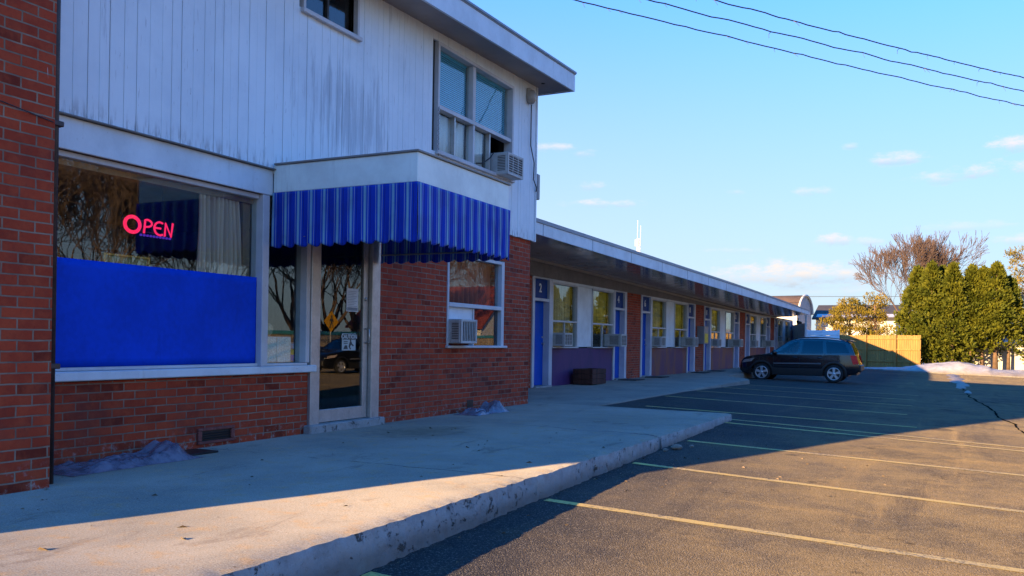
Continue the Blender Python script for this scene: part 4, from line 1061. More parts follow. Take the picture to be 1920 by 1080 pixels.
# things along the walkway
pl = thing('planter', (FX + .45, 18.7, 0), 'low dark wooden planter box against the purple wall on the walkway', 'planter')
x0, x1, ya, yb = FX + .10, FX + .58, 18.45, 19.35
m = MB()
for k in range(3):
    z = .01 + k * .118
    m.bbox(x1 - .03, x1, ya, yb, z, z + .11, .006).bbox(x0, x0 + .03, ya, yb, z, z + .11, .006).bbox(x0 + .031, x1 - .031, ya, ya + .03, z, z + .11, .006).bbox(x0 + .031, x1 - .031, yb - .03, yb, z, z + .11, .006)
m.build('box', M['planterwood'], pl)
MB().box(x0 + .03, x1 - .03, ya + .03, yb - .03, .02, .30).build('earth', M['soil'], pl)
matm = m_plain('doormat_fibre', (.035, .032, .03), .95, .3, 40, .4)
for ya_, lb in ((Y0 + 5.48, 'dark doormat in front of door 4'), (Y0 + BAY + .48, 'dark doormat in front of door 6'), (Y0 + BAY + 5.48, 'dark doormat in front of door 8'), (Y0 + 2 * BAY + .48, 'dark doormat in front of door 10')):
    tag(MB().bbox(FX + .12, FX + .62, ya_ - .38, ya_ + .38, -.002, .016, .004).build('doormat', matm, None, (FX + .37, ya_, 0)), lb + ' on the walkway', 'doormat', 'doormats on the walkway')
bxp = thing('wall_cabinet', (FX, 30.3, .98), 'grey metal cabinet with a painted yellow lit edge fixed on the brick pier before door 10', 'cabinet')
MB().bbox(FX + .006, FX + .26, Y0 + BAY + 6.35, Y0 + BAY + 6.95, .97, 1.60, .01).build('body', M['grey'], bxp)
MB().bbox(FX + .262, FX + .27, Y0 + BAY + 6.40, Y0 + BAY + 6.90, 1.02, 1.34, .002).build('yellow_lit_edge', m_plain('lit_edge_yellow', (.62, .48, .03), .4, .1, 8, 0), bxp)  # yellow face paints the light on the cabinet's lit edge
wl = thing('wall_lamp', (-1.2, 47.5, 2.2), 'small dark lamp on a bracket below the far end of the wing roof', 'lamp')
MB().lathe((-1.25, YE - 2.4, 2.24), (.6, -.5, -.6), [(.05, -.1), (.09, 0), (.15, .14), (.14, .15), (0, .12)], 14).build('lamp_head', M['dark'], wl)
MB().tube([(-1.25, YE - 2.4, 2.28), (-1.25, YE - 2.4, 2.46)], .02, 8).build('bracket', M['dark'], wl)

# ------------------------------------------------------------------ parked car (local: s backwards from the nose, y outwards, z up), nose towards the rooms
CS = .88
def interpt(tab, s):
    for a, b in zip(tab[:-1], tab[1:]):
        if s <= b[0]:
            q = (s - a[0]) / (b[0] - a[0]); return a[1] + (b[1] - a[1]) * max(0, min(1, q))
    return tab[-1][1]
TOP = [(0, .62), (.03, .74), (.10, .86), (.25, .935), (.6, 1.0), (.95, 1.045), (1.12, 1.075), (1.3, 1.19), (1.5, 1.33), (1.72, 1.475), (1.9, 1.565), (2.05, 1.615), (2.3, 1.65), (2.8, 1.665), (3.3, 1.645), (3.7, 1.60), (3.9, 1.555), (4.0, 1.49), (4.10, 1.30), (4.19, 1.06), (4.23, .98), (4.28, .80), (4.33, .72), (4.35, .62)]
BOT = [(0, .40), (.08, .30), (.3, .25), (.8, .24), (3.4, .24), (3.9, .28), (4.25, .36), (4.35, .46)]
WB0, WB1, WR, AR = .84, 3.47, .335, .40
def halfw(s):
    e = .905
    if s < .75: e *= .70 + .30 * math.sin(min(1, (s + .02) / .77) * PI / 2) ** .6
    if s > 3.6: e *= 1 - .10 * ((s - 3.6) / .75) ** 2.2
    return e
def bodyY(s, z):
    w = halfw(s); zb = 1.0 + .03 * (s / 4.3)
    if z > zb: return w * (1 - .02) - .36 * (z - zb) ** 1.15
    q = (z - .62) / .38
    w2 = w * (1 - .02 * q * q) if q > 0 else w * (1 - .045 * min(1., (-q)) ** 2)
    return w2
def zbot(s):
    z = interpt(BOT, s)
    for c in (WB0, WB1):
        if abs(s - c) < AR: z = max(z, WR + math.sqrt(AR * AR - (s - c) ** 2))
    return z
car = thing('parked_car', (0, 0, 0), 'black five door sport utility car parked nose in to the motel walkway', 'car')
CXW, CYW, CZW = .33 - WB0 * CS, 30.0, -.235
def K(s, y, z, side=1):   # y measured from the centre line, side 1 = the side seen
    return (CXW + s * CS, CYW + .905 * CS - y * CS * side, CZW + z * CS)
car.location = (CXW + 2.2 * CS, CYW + .905 * CS, CZW); WL[car.name] = Vector(car.location)
paint = m_plain('black_car_paint', (.006, .007, .010), .16, .1, 3, .0, spec=.55, Coat_Weight=.6)
clad = m_plain('grey_car_cladding', (.016, .016, .017), .5, .15, 12, .08)
carglass = m_glass('car_glass', (.16, .20, .21), 1.5, .04); frontglass = m_glass('front_car_glass', (.62, .72, .72), 1.5, .04)
cm = MB(); ss = [0, .015, .03, .06, .1, .17, .25]
s_ = .25
while s_ < 4.35:
    st = .022 if (abs(abs(s_ - WB0) - AR) < .06 or abs(abs(s_ - WB1) - AR) < .06) else .05
    s_ += st; ss.append(min(s_, 4.35))
ss = sorted(set(round(x, 4) for x in ss + [4.0, 4.19, 4.23, 4.3, 4.35]))
NZ, NT_ = 44, 6
FWIN = [(1.39, 1.075), (2.165, 1.09), (2.25, 1.53), (2.0, 1.50)]
def inside(p, poly):
    return all((b[0] - a[0]) * (p[1] - a[1]) - (b[1] - a[1]) * (p[0] - a[0]) > 0 for a, b in zip(poly, poly[1:] + poly[:1]))
for sd in (1, -1):
    rows = []
    for s_ in ss:
        zt = interpt(TOP, s_); zb = min(zbot(s_), zt - .02); row = []
        for i in range(NZ + 1):
            z = zb + (zt - .035 - zb) * i / NZ; row.append(K(s_, bodyY(s_, z), z, sd))
        yt = bodyY(s_, zt - .035)
        for i in range(1, NT_ + 1):
            q = i / NT_; row.append(K(s_, yt * (1 - q) if i > 1 else yt * .955, zt - .035 + .035 * math.sqrt(1 - (1 - q) ** 3) if i > 1 else zt - .014, sd))
        rows.append(row)
    n = NZ + NT_ + 1
    vs = [p for r in rows for p in r]
    fs = []
    for j in range(len(ss) - 1):
        for i in range(n - 1):
            if i < NZ:
                q = (i + .5) / NZ; sm_ = (ss[j] + ss[j + 1]) / 2; zt = interpt(TOP, sm_); zb = min(zbot(sm_), zt - .02)
                if inside((sm_, zb + (zt - .035 - zb) * q), FWIN): continue
            fs.append((j * n + i, j * n + n + i, j * n + n + i + 1, j * n + i + 1))
    if sd == -1: fs = [f[::-1] for f in fs]
    cm.add(vs, fs, True)
    for j, fl in ((0, 0), (len(ss) - 1, 1)):
        r = rows[j]; c0 = [(p[0], K(0, 0, 0)[1], p[2]) for p in r]
        cm.add(r + c0, [(i, i + 1, n + i + 1, n + i) for i in range(n - 1)])
body = cm.build('body', paint, car)
MB().box(*sorted((K(.5, 0, 0)[0], K(3.95, 0, 0)[0])), K(0, .62, 0)[1], K(0, -.62, 0)[1], K(0, 0, .24)[2], K(0, 0, .75)[2]).build('underbody', M['black'], car)
MB().box(*sorted((K(.10, 0, 0)[0], K(4.25, 0, 0)[0])), K(0, .70, 0)[1], K(0, -.70, 0)[1], K(0, 0, .30)[2], K(0, 0, .42)[2]).build('underbody', M['black'], car)
for yy in (.36, -.36):
    m = MB(); a = K(2.05, 0, 0)[0]
    m.bbox(*sorted((K(1.75, 0, 0)[0], K(2.25, 0, 0)[0])), K(0, yy + .24, 0)[1], K(0, yy - .24, 0)[1], K(0, 0, .70)[2], K(0, 0, .86)[2], .03)
    m.bbox(*sorted((K(2.16, 0, 0)[0], K(2.28, 0, 0)[0])), K(0, yy + .22, 0)[1], K(0, yy - .22, 0)[1], K(0, 0, .87)[2], K(0, 0, 1.26)[2], .03)
    m.build('seat', M['acdark'], car)
def patch(poly4, off=.004, nu=10, nv=6, sd=1):
    """curved patch on the flank; poly4 in (s,z): bottom front, bottom rear, top rear, top front"""
    a, b, c, d = poly4
    def fn(u, v):
        s0 = a[0] + (b[0] - a[0]) * u; z0 = a[1] + (b[1] - a[1]) * u; s1 = d[0] + (c[0] - d[0]) * u; z1 = d[1] + (c[1] - d[1]) * u
        s_ = s0 + (s1 - s0) * v; z = z0 + (z1 - z0) * v
        return K(s_, bodyY(s_, z) + off, z, sd)
    return lambda m: m.grid(fn, nu, nv)
for sd in (1, -1):
    for gm_, poly in ((frontglass, ((1.36, 1.055), (2.18, 1.075), (2.27, 1.545), (1.99, 1.515))), (carglass, ((2.30, 1.078), (3.08, 1.09), (3.04, 1.555), (2.36, 1.56)))):
        m = MB(); patch(poly, .006, 12, 8, sd)(m); m.build('side_window', gm_, body)
    m = MB(); patch(((3.20, 1.10), (4.00, 1.13), (3.82, 1.48), (3.17, 1.545)), .006, 12, 8, sd)(m); m.build('side_window', carglass, body)
    m = MB()
    patch(((.55, .32), (.60, .32), (.60, .60), (.55, .60)), -.02, 1, 1, sd)(m)
    for sa, sb in ((WB0 + AR + .02, WB1 - AR - .02),):
        patch(((sa, .26), (sb, .26), (sb + .03, .52), (sa - .02, .52)), .014, 30, 4, sd)(m)
    m.build('sill_cladding', clad, body)
    for wc in (WB0, WB1):
        m = MB(); n = 26; vs = []
        for i in range(n + 1):
            t = R(-18) + (PI + R(36)) * i / n
            for r in (AR - .004, AR + .065):
                s_ = wc - math.cos(t) * r; z = WR + math.sin(t) * r; z = max(z, .24)
                vs.append(K(s_, bodyY(s_, z) + .014, z, sd))
        m.add(vs, [(2 * i, 2 * i + 2, 2 * i + 3, 2 * i + 1) for i in range(n)], True); m.build('arch_trim', clad, body)
    m = MB(); patch(((WB0 + AR + .06, .66), (WB1 - AR - .06, .685), (WB1 - AR - .06, .735), (WB0 + AR + .04, .71)), .016, 30, 2, sd)(m); m.build('rub_strip', m_plain('rub_strip_grey', (.10, .10, .105), .35, .1, 9, .02), body)
    # shut lines and handles
    m = MB()
    for pts in ([(1.30, .54), (1.27, .8), (1.30, 1.05)], [(2.22, .54), (2.24, .8), (2.24, 1.07)], [(3.05, .72), (3.12, .9), (3.14, 1.09)]):
        for p, q in zip(pts[:-1], pts[1:]): patch((p, (p[0] + .010, p[1]), (q[0] + .010, q[1]), q), .003, 1, 4, sd)(m)
    m.build('door_seam', M['black'], body)
    for hs in (2.08, 2.98):
        m = MB(); patch(((hs - .10, .905), (hs + .08, .91), (hs + .08, .945), (hs - .10, .94)), .022, 5, 2, sd)(m); m.build('door_handle', paint, body, solid=.012)
    # lamps
    m = MB(); patch(((.07, .68), (.46, .74), (.58, .875), (.16, .80)), .010, 8, 6, sd)(m)
    m.build('headlight', m_plain('headlight_lens_%d' % sd, (.32, .25, .22), .12, .3, 12, .0, spec=.8), body)
    m = MB(); patch(((4.13, .70), (4.325, .72), (4.245, 1.03), (4.03, 1.03)), .012, 8, 8, sd)(m); m.build('tail_light', m_plain('tail_lens_%d' % sd, (.85, .010, .015), .3, .1, 9, .0, spec=.3), body)
    m = MB(); m.lathe(K(1.32, 1.02, 1.10, sd), (1, 0, 0), [(0, -.06), (.06, -.055), (.085, 0), (.08, .06), (0, .07)], 12)
    m.tube([K(1.36, .88, 1.08, sd), K(1.34, 1.0, 1.09, sd)], .025, 6); m.build('wing_mirror', paint, body)
    m = MB(); m.tube([K(s_, .60 - (.0 if 2.2 < s_ < 3.6 else .0), interpt(TOP, s_) + (.03 if 2.05 < s_ < 3.75 else .0), sd) for s_ in (2.0, 2.1, 2.4, 2.8, 3.2, 3.6, 3.75, 3.82)], .014, 6); m.build('roof_rail', clad, body)
def toppatch(s0, s1, y0, y1, off=.006, yt=1.0):
    m = MB()
    def fn(u, v):
        s_ = s0 + (s1 - s0) * v; zt = interpt(TOP, s_); w = bodyY(s_, zt - .035) * (y0 + (y1 - y0) * abs(2 * u - 1))
        y = w * (1 if u > .5 else -1); q = abs(y) / max(.01, bodyY(s_, zt - .035))
        return K(s_ , y, zt - .035 + .035 * math.sqrt(max(0, 1 - q ** 3)) + off)
    m.grid(fn, 20, 10); return m
toppatch(1.17, 1.93, 0, .90).build('windscreen', frontglass, body)
m = toppatch(4.005, 4.185, 0, .88); m.v = [(p[0] + .02, p[1], p[2] + .012) for p in m.v]; m.build('rear_window', m_glass('rear_glass', (.12, .15, .16), 1.0, .0), body)
# spoiler, bumpers, plate
m = MB(); m.grid(lambda u, v: K(3.82 + .27 * v, (u - .5) * 1.22, 1.60 - .05 * v + .012 * math.sin(v * PI)), 8, 6); m.build('roof_spoiler', paint, body, solid=.04)
m = MB()
m.bbox(*sorted((K(4.30, 0, 0)[0], K(4.40, 0, 0)[0])), K(0, .80, 0)[1], K(0, -.80, 0)[1], K(0, 0, .44)[2], K(0, 0, .68)[2], .03)
m.build('rear_bumper', clad, body)
m = MB(); m.bbox(*sorted((K(-.03, 0, 0)[0], K(.08, 0, 0)[0])), K(0, .62, 0)[1], K(0, -.62, 0)[1], K(0, 0, .36)[2], K(0, 0, .60)[2], .03); m.build('front_bumper', clad, body)
rimm = m_plain('alloy_rim', (.52, .52, .54), .28, .06, 9, .02, metal=.6)
tyre = m_plain('tyre_rubber', (.014, .014, .014), .8, .2, 20, .2)
for wc in (WB0, WB1):
    for sd in (1, -1):
        c = K(wc, .885, WR, sd); ax = (0, -sd, 0); k = CS
        m = MB().lathe(c, ax, [(.20 * k, -.17 * k), (.30 * k, -.17 * k), (WR * k, -.13 * k), (WR * k, -.03 * k), (.31 * k, .005 * k), (.245 * k, .0), (.235 * k, -.02 * k)], 36)
        wh = m.build('wheel', tyre, car)
        m = MB().lathe(c, ax, [(.238 * k, -.02 * k), (.232 * k, .004 * k), (.208 * k, -.004 * k), (.205 * k, -.06 * k)], 36)
        m.lathe(c, ax, [(.062 * k, -.05 * k), (.060 * k, -.004 * k), (.045 * k, .006 * k), (0, .008 * k)], 18)
        for q in range(5):
            t = PI / 2 + 2 * PI * q / 5; u = Vector((math.cos(t), 0, math.sin(t))); p = Vector((-u.z, 0, u.x)); A_ = Vector(ax); c_ = Vector(c)
            pts = [(.045, -.034, -.012), (.215, -.052, -.012), (.215, .052, -.012), (.045, .034, -.012)]
            fr_ = [c_ + u * a * k + p * b * k + A_ * .0 for a, b, d_ in pts]; bk_ = [x - A_ * .035 * k for x in fr_]
            m.add(fr_ + bk_, [(0, 1, 2, 3), (7, 6, 5, 4), (0, 4, 5, 1), (1, 5, 6, 2), (2, 6, 7, 3), (3, 7, 4, 0)])
        m.build('rim', rimm, wh, fixn=True)
        MB().lathe(c, ax, [(.205 * k, -.075 * k), (0, -.075 * k)], 24).build('brake_disc', M['acdark'], wh)

# ------------------------------------------------------------------ vegetation builders
def spray(m, p, d, l, w, r):
    """one leafy spray: two crossed narrow faces"""
    d = d.normalized(); s = d.orthogonal().normalized(); a = r.uniform(0, 6.28)
    s = (Matrix.Rotation(a, 3, d) @ s) * w
    e = p + d * l
    m.v += [tuple(p - s * .4), tuple(p + d * l * .5 - s), tuple(e), tuple(p + d * l * .5 + s)]
    b = len(m.v) - 4; m.f.append((b, b + 1, b + 2, b + 3)); m.sm.append(False)
def conifer(x, y, h, rad, label, seed, base=.5, n=240, trunk_r=.10, trunk_h=1.0):
    r = random.Random(seed); z0 = zg(x, min(y, 50))
    t = thing('conifer_tree', (x, y, z0), label, 'tree', 'conifers behind the snow bank')
    MB().tube([(x, y, z0 - .1), (x + r.uniform(-.05, .05), y, z0 + h * .4), (x, y, z0 + h * .92)], trunk_r, 7, .012).build('trunk', M['bark'], t)
    m = MB()
    for k in range(n):
        q = r.random() ** .75                      # height fraction
        zz = base + (h - base) * q
        prof = (1 - q) ** .70 * (1 + .12 * math.sin(zz * 5 + seed)) * min(1, (q + .10) * 5)
        a = r.uniform(0, 2 * PI); rr = rad * prof * (.55 + .5 * math.sqrt(r.random())) * (1 + .18 * nz(math.cos(a) * 1.5, math.sin(a) * 1.5, zz + seed))
        c = Vector((x + math.cos(a) * rr, y + math.sin(a) * rr, z0 + zz))
        out = Vector((math.cos(a), math.sin(a), .75 + q)).normalized(); cs = r.uniform(.16, .30) * (.65 + .5 * (1 - q))
        for i in range(20):
            o = Vector((r.gauss(0, 1), r.gauss(0, 1), r.gauss(0, 1))).normalized() * cs * r.random() ** .5
            dv = out * 1.0 + o.normalized() * .9
            spray(m, c + o, dv, r.uniform(.12, .26), r.uniform(.035, .075), r)
    for k in range(150):                             # leader
        zz = h * (1.03 - .20 * r.random()); a = r.uniform(0, 6.28); rr = (h * 1.03 - zz) * .22
        spray(m, Vector((x + math.cos(a) * rr * r.random(), y + math.sin(a) * rr * r.random(), z0 + zz)), Vector((math.cos(a) * .6, math.sin(a) * .6, 1)), .20, .04, r)
    m.build('crown', M['con'], t)
    return t
def limb(m, p, d, l, r0, depth, r, tips, spread=.55, up=.12, minr=.006):
    n = 4; pts = [p]; rs = [r0]; q = Vector(p); dd = d.copy()
    for i in range(n):
        dd = (dd + Vector((r.gauss(0, .10), r.gauss(0, .10), r.gauss(0, .07) + up * .25))).normalized()
        q = q + dd * l / n; pts.append(q.copy()); rs.append(max(minr, r0 * (1 - .38 * (i + 1) / n)))
    m.tube(pts, rs, 5 if r0 > .05 else 3, cap=False)
    if depth == 0: tips.append((q.copy(), dd.copy())); return
    k = r.choice((2, 3, 3)) if depth > 1 else r.choice((3, 4))
    for j in range(k):
        i = n if j < 2 else r.randint(2, n)
        a = r.uniform(0, 6.28); s = dd.orthogonal().normalized(); s = Matrix.Rotation(a + j * 2.4, 3, dd) @ s
        nd = (dd + s * spread * r.uniform(.6, 1.3) + Vector((0, 0, up))).normalized()
        limb(m, pts[i], nd, l * r.uniform(.68, .88), rs[i] * (.78 if j < 1 else .62), depth - 1, r, tips, spread, up, minr)
def bare_tree_mesh(seed, h, depth=6, nb=5, minr=.007, spread=.55):
    r = random.Random(seed); m = MB(); tips = []; tr = MB()
    th = h * .16
    tr.tube([(0, 0, -.2), (.05, 0, th * .5), (0, .03, th)], [h * .030, h * .024, h * .022], 8)
    for j in range(nb):
        a = 2 * PI * j / nb + r.uniform(-.3, .3)
        limb(m, Vector((0, .03, th * r.uniform(.8, 1.0))), Vector((math.cos(a) * .62, math.sin(a) * .62, 1)).normalized(), h * .235, h * .014, depth, r, tips, spread, .10, minr)
    return tr, m
def pine(x, y, z0, h, label, seed, rad, tufts, group=None, low=.3):
    r = random.Random(seed); t = thing('pine_tree', (x, y, z0), label, 'tree', group)
    tr = MB().tube([(x, y, z0 - .2), (x + .1, y, z0 + h * .5), (x, y, z0 + h * .95)], .14, 7, .03); m = MB()
    for k in range(tufts):
        q = low + (1 - low) * r.random(); a = r.uniform(0, 6.28); rr = rad * (.25 + .75 * r.random()) * math.sqrt(max(.05, 1 - ((q - .5) / .56) ** 2))
        c = Vector((x + math.cos(a) * rr, y + math.sin(a) * rr, z0 + h * q + .1 * rr))
        tr.tube([(x + .05, y, z0 + h * q - .35 * rr), ((x + c.x) / 2, (y + c.y) / 2, c.z - .22 * rr), tuple(c)], .03, 4, .010, cap=False)
        cs = r.uniform(.22, .36)
        for i in range(60):
            o = Vector((r.gauss(0, 1), r.gauss(0, 1), r.gauss(0, .7))).normalized() * cs * r.random() ** .4
            spray(m, c + o, o + Vector((0, 0, .35)) + Vector((r.gauss(0, .2), r.gauss(0, .2), 0)), r.uniform(.10, .22), r.uniform(.018, .036), r)
    tr.build('trunk', M['bark'], t); m.build('crown', M['pine'], t)
    return t
# conifers behind the snow bank
cl = [(1722, 506, 1.35, .25, 'leftmost conifer of the dark green row, overhanging the wooden fence'),
      (1748, 497, 1.25, .3, 'second conifer from the left in the green row, bushy right down to the snow'),
      (1768, 505, 1.1, .3, 'narrow conifer third from the left, set back in the green row'),
      (1788, 499, 1.25, .3, 'fourth conifer from the left, full and low to the snow bank'),
      (1823, 503, 1.0, 1.3, 'fifth conifer from the left, first one with a bare lower trunk'),
      (1844, 507, .95, 1.35, 'sixth conifer from the left, slim with a bare trunk before the white wall'),
      (1869, 499, 1.1, 1.35, 'seventh conifer from the left, tall with a thick bare trunk before the white wall'),
      (1893, 525, 1.0, 1.2, 'dark shaded conifer at the right end of the green row')]
for i, (px_, py_, rad, bs, lb) in enumerate(cl):
    Yc = 57.0 + (.9 if i in (2, 7) else 0) - (.5 if i in (1, 3) else 0)
    X_, Z_ = onY(px_, py_, Yc); g0 = zg(X_, 50)
    conifer(X_, Yc, Z_ - g0, rad * 1.12, lb, 30 + i, base=bs, n=430 if bs < 1 else 330, trunk_r=.11 if i != 6 else .16)
for i, (x, y, h) in enumerate(((11.3, 57, 5.6), (12.3, 55.5, 5.0), (13.4, 56, 5.6), (15.4, 57, 5.2), (18.0, 56, 5.8))):
    conifer(x, y, h, 1.3, 'conifer beyond the right edge of the row, seen only mirrored in the room windows', 60 + i, base=.4, n=300)
# pines
for (px_, top_, base_, Yp, rad, tf, sd, lb) in ((1562, 583, 655, 60, .95, 34, 4, 'small sunlit pine just right of the wing end, lowest of the pines'), (1592, 562, 655, 61, 1.1, 52, 5, 'open sunlit pine with tufted boughs above the wooden fence'), (1640, 556, 655, 62, 1.4, 80, 6, 'denser sunlit pine between the open pine and the conifer row')):
    X_, Z_ = onY(px_, top_, Yp); pine(X_, Yp, -.3, Z_ + .3, lb, sd, rad, tf, 'sunlit pines behind the fence', low=.30)
X_, Z_ = onY(1925, 470, 63); pine(X_ - .1, 63, -.3, Z_ + .4, 'tall sunlit pine at the right edge behind the conifers', 9, 1.9, 80, None, low=.35)
# bare tree behind
tr, bm_ = bare_tree_mesh(12, 9.9, 6, 7, .016, .52)
X_, _ = onY(1712, 560, 70)
bt = thing('bare_tree', (0, 0, 0), 'big leafless tree with a rounded crown rising behind the conifer row', 'tree')
tr.build('trunk', M['bark'], bt); bm_.build('crown', M['twig'], bt)
bt.location = (X_, 70, -.4); bt.scale = (.78, .78, 1.)
# snow bank
def bank(u, v):
    x = -2.0 + 30 * u; yf = 50.0 + .35 * nz(x, 1, 0, .5) + .15 * nz(x, 5, 0, 1.7) + max(0, (3.6 - x)) * .25; w = 3.4
    y = yf + w * v
    hgt = .28 + .30 * math.exp(-((x - 6.3) / 1.7) ** 2) + .16 * math.exp(-((x - 9.6) / 1.4) ** 2) + .18 * nz(x, 8, 0, .8) - (.10 if x > 8 else 0)
    prof = math.sin(PI * min(1, v * 1.02)) ** .8
    z = zg(x, 50) - .02 + prof * (max(.12, hgt) + .06 * nz(x, y, 0, 1.6) + .035 * nz(x, y, 3, 4.)) * (.35 if x < 2.2 else min(1, .35 + (x - 2.2) * .28))
    return (x, y, z)
tag(MB().grid(bank, 300, 26).build('snow_bank', M['snow']), 'ploughed bank of dirty snow along the far edge of the lot', 'snow', kind='stuff')
MBk = MB()
for i in range(60):
    x = -2 + i * .5; y = 49.72 + max(0, (3.6 - x)) * .25
    MBk.box(x, x + .5, y, y + .14, zg(x, 49) - .1, zg(x, 49) + .05)
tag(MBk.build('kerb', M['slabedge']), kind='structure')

# ------------------------------------------------------------------ fences, houses, mast and wires
def board_fence(name, pts, h, label, cat, group=None, bw=.14, wood='wood'):
    (xa, ya), (xb, yb) = pts; d = Vector((xb - xa, yb - ya)); Ld = d.length; d /= Ld; q = Vector((d.y, -d.x)); z0 = zg(xa, 50) - .05
    f = thing(name, ((xa + xb) / 2, (ya + yb) / 2, z0), label, cat, group); r = random.Random(int(xa * 10)); m = MB()
    def slab(mm, s0, s1, o0, o1, za, zb):
        P = [Vector((xa, ya)) + d * s + q * o for s, o in ((s0, o0), (s1, o0), (s1, o1), (s0, o1))]
        mm.add([(p.x, p.y, za) for p in P] + [(p.x, p.y, zb) for p in P], [(0, 1, 5, 4), (1, 2, 6, 5), (2, 3, 7, 6), (3, 0, 4, 7), (4, 5, 6, 7), (3, 2, 1, 0)])
    s = 0
    while s < Ld - .02:
        slab(m, s + .006, min(Ld, s + bw) - .006, 0, .02, z0 + .03, z0 + h + r.uniform(-.02, .02)); s += bw
    m.build('boards', M[wood] if isinstance(wood, str) else wood, f)
    for z in (.35, 1.05, h - .25):
        m = MB(); slab(m, 0, Ld, .021, .075, z0 + z, z0 + z + .09); m.build('rail', M[wood] if isinstance(wood, str) else wood, f)
    k = 0
    while k <= Ld + .01:
        m = MB(); slab(m, max(0, k - .05), max(0, k - .05) + .10, .067, .16, z0, z0 + h + .03); m.build('post', M[wood] if isinstance(wood, str) else wood, f); k += 2.0
    return f
fa = onY(1573, 640, 57.5); fb = onY(1716, 650, 54.6)
board_fence('wooden_fence', ((fa[0], 57.5), (fb[0] + .3, 54.6)), 1.93, 'sun bleached wooden board fence half in shadow behind the parked car', 'fence')
wa = onY(1512, 640, 53.5); wbb = onY(1574, 640, 53.5)
wf = thing('white_fence', ((wa[0] + wbb[0]) / 2, 53.5, -.3), 'short white fence of wide horizontal boards beside the wing end', 'fence')
m = MB()
for k in range(7): m.bbox(wa[0], wbb[0], 53.5, 53.54, -.25 + k * .305, .045 + k * .305, .012)
m.build('boards', M['white'], wf)
for x in (wa[0] + .02, (wa[0] + wbb[0]) / 2, wbb[0] - .1): MB().box(x, x + .09, 53.541, 53.63, -.35, 1.92).build('post', M['white'], wf)

def house(name, x0, x1, y0, y1, z0, ze, zr, label, wallm, roofm, axis='x', wins=()):
    h = thing(name, ((x0 + x1) / 2, (y0 + y1) / 2, z0), label, 'house')
    m = MB().box(x0, x1, y0, y1, z0, ze)
    if axis == 'x':
        ym = (y0 + y1) / 2; m.prism([(y0, ze), (y1, ze), (ym, zr - .05)], 0, x0, x1)
        rf = MB()
        for (a, b) in ((y0 - .35, ym), (y1 + .35, ym)): rf.add([(x0 - .3, a, ze - .12), (x1 + .3, a, ze - .12), (x1 + .3, b, zr), (x0 - .3, b, zr), (x0 - .3, a, ze - .26), (x1 + .3, a, ze - .26), (x1 + .3, b, zr - .14), (x0 - .3, b, zr - .14)], [(0, 1, 2, 3), (7, 6, 5, 4), (0, 4, 5, 1), (1, 5, 6, 2), (3, 7, 4, 0)])
    else:
        xm = (x0 + x1) / 2; m.prism([(x0, ze), (x1, ze), (xm, zr - .05)], 1, y0, y1)
        rf = MB()
        for (a, b) in ((x0 - .35, xm), (x1 + .35, xm)): rf.add([(a, y0 - .3, ze - .12), (a, y1 + .3, ze - .12), (b, y1 + .3, zr), (b, y0 - .3, zr), (a, y0 - .3, ze - .26), (a, y1 + .3, ze - .26), (b, y1 + .3, zr - .14), (b, y0 - .3, zr - .14)], [(0, 1, 2, 3), (7, 6, 5, 4), (0, 4, 5, 1), (1, 5, 6, 2), (3, 7, 4, 0)])
    m.build('wall', wallm, h); rf.build('roof', roofm, h)
    for (wx0, wx1, wz0, wz1) in wins:
        f = MB().bbox(wx0 - .07, wx1 + .07, y0 - .04, y0 - .002, wz0 - .07, wz1 + .07, .01).build('window', M['white'], h)
        MB().box(wx0, wx1, y0 - .045, y0 - .041, wz0, wz1).build('pane', M['acdark'], f)
    return h
wsid = m_plain('white_clapboard', (.50, .49, .47), .6, .06, 3, .05)
snowroof = m_plain('snowy_roof', (.5, .49, .48), .7, .1, 2, .1)
hx0 = onY(1530, 600, 78)[0]; hx1 = onY(1680, 600, 78)[0]
house('white_house', hx0, hx1, 78, 86, -.4, onY(1580, 594, 78)[1], onY(1580, 572, 82)[1], 'white house with a dark roof mostly hidden behind the sunlit pines', wsid, M['roofdark'], 'x', [(hx0 + 1.6, hx0 + 2.5, 1.6, 2.8), (hx0 + 4.2, hx0 + 5.1, 1.6, 2.8)])
hx0 = onY(1712, 650, 64)[0]
house('white_house', hx0, hx0 + 14, 64, 70, -.4, onY(1860, 644, 64)[1], onY(1860, 622, 67)[1], 'long low white house behind the bare trunks at the right', wsid, m_plain('grey_shingle', (.22, .23, .25), .9, .2, 3, .2), 'x', [(onY(1898, 650, 64)[0], onY(1914, 650, 64)[0], .25, .85), (12.6, 13.6, .25, .95)])
wv = thing('white_fence', (10.5, 58.6, -.4), 'sunlit plain white fence behind the bare conifer trunks at the right', 'fence')
m = MB()
for k in range(4): m.bbox(6.5 + k * 2.4, 8.88 + k * 2.4, 58.6, 58.65, -.4, 1.30, .01)
m.build('boards', wsid, wv)
for k in range(5): MB().bbox(6.44 + k * 2.4, 6.56 + k * 2.4, 58.655, 58.75, -.4, 1.36, .01).build('post', wsid, wv)
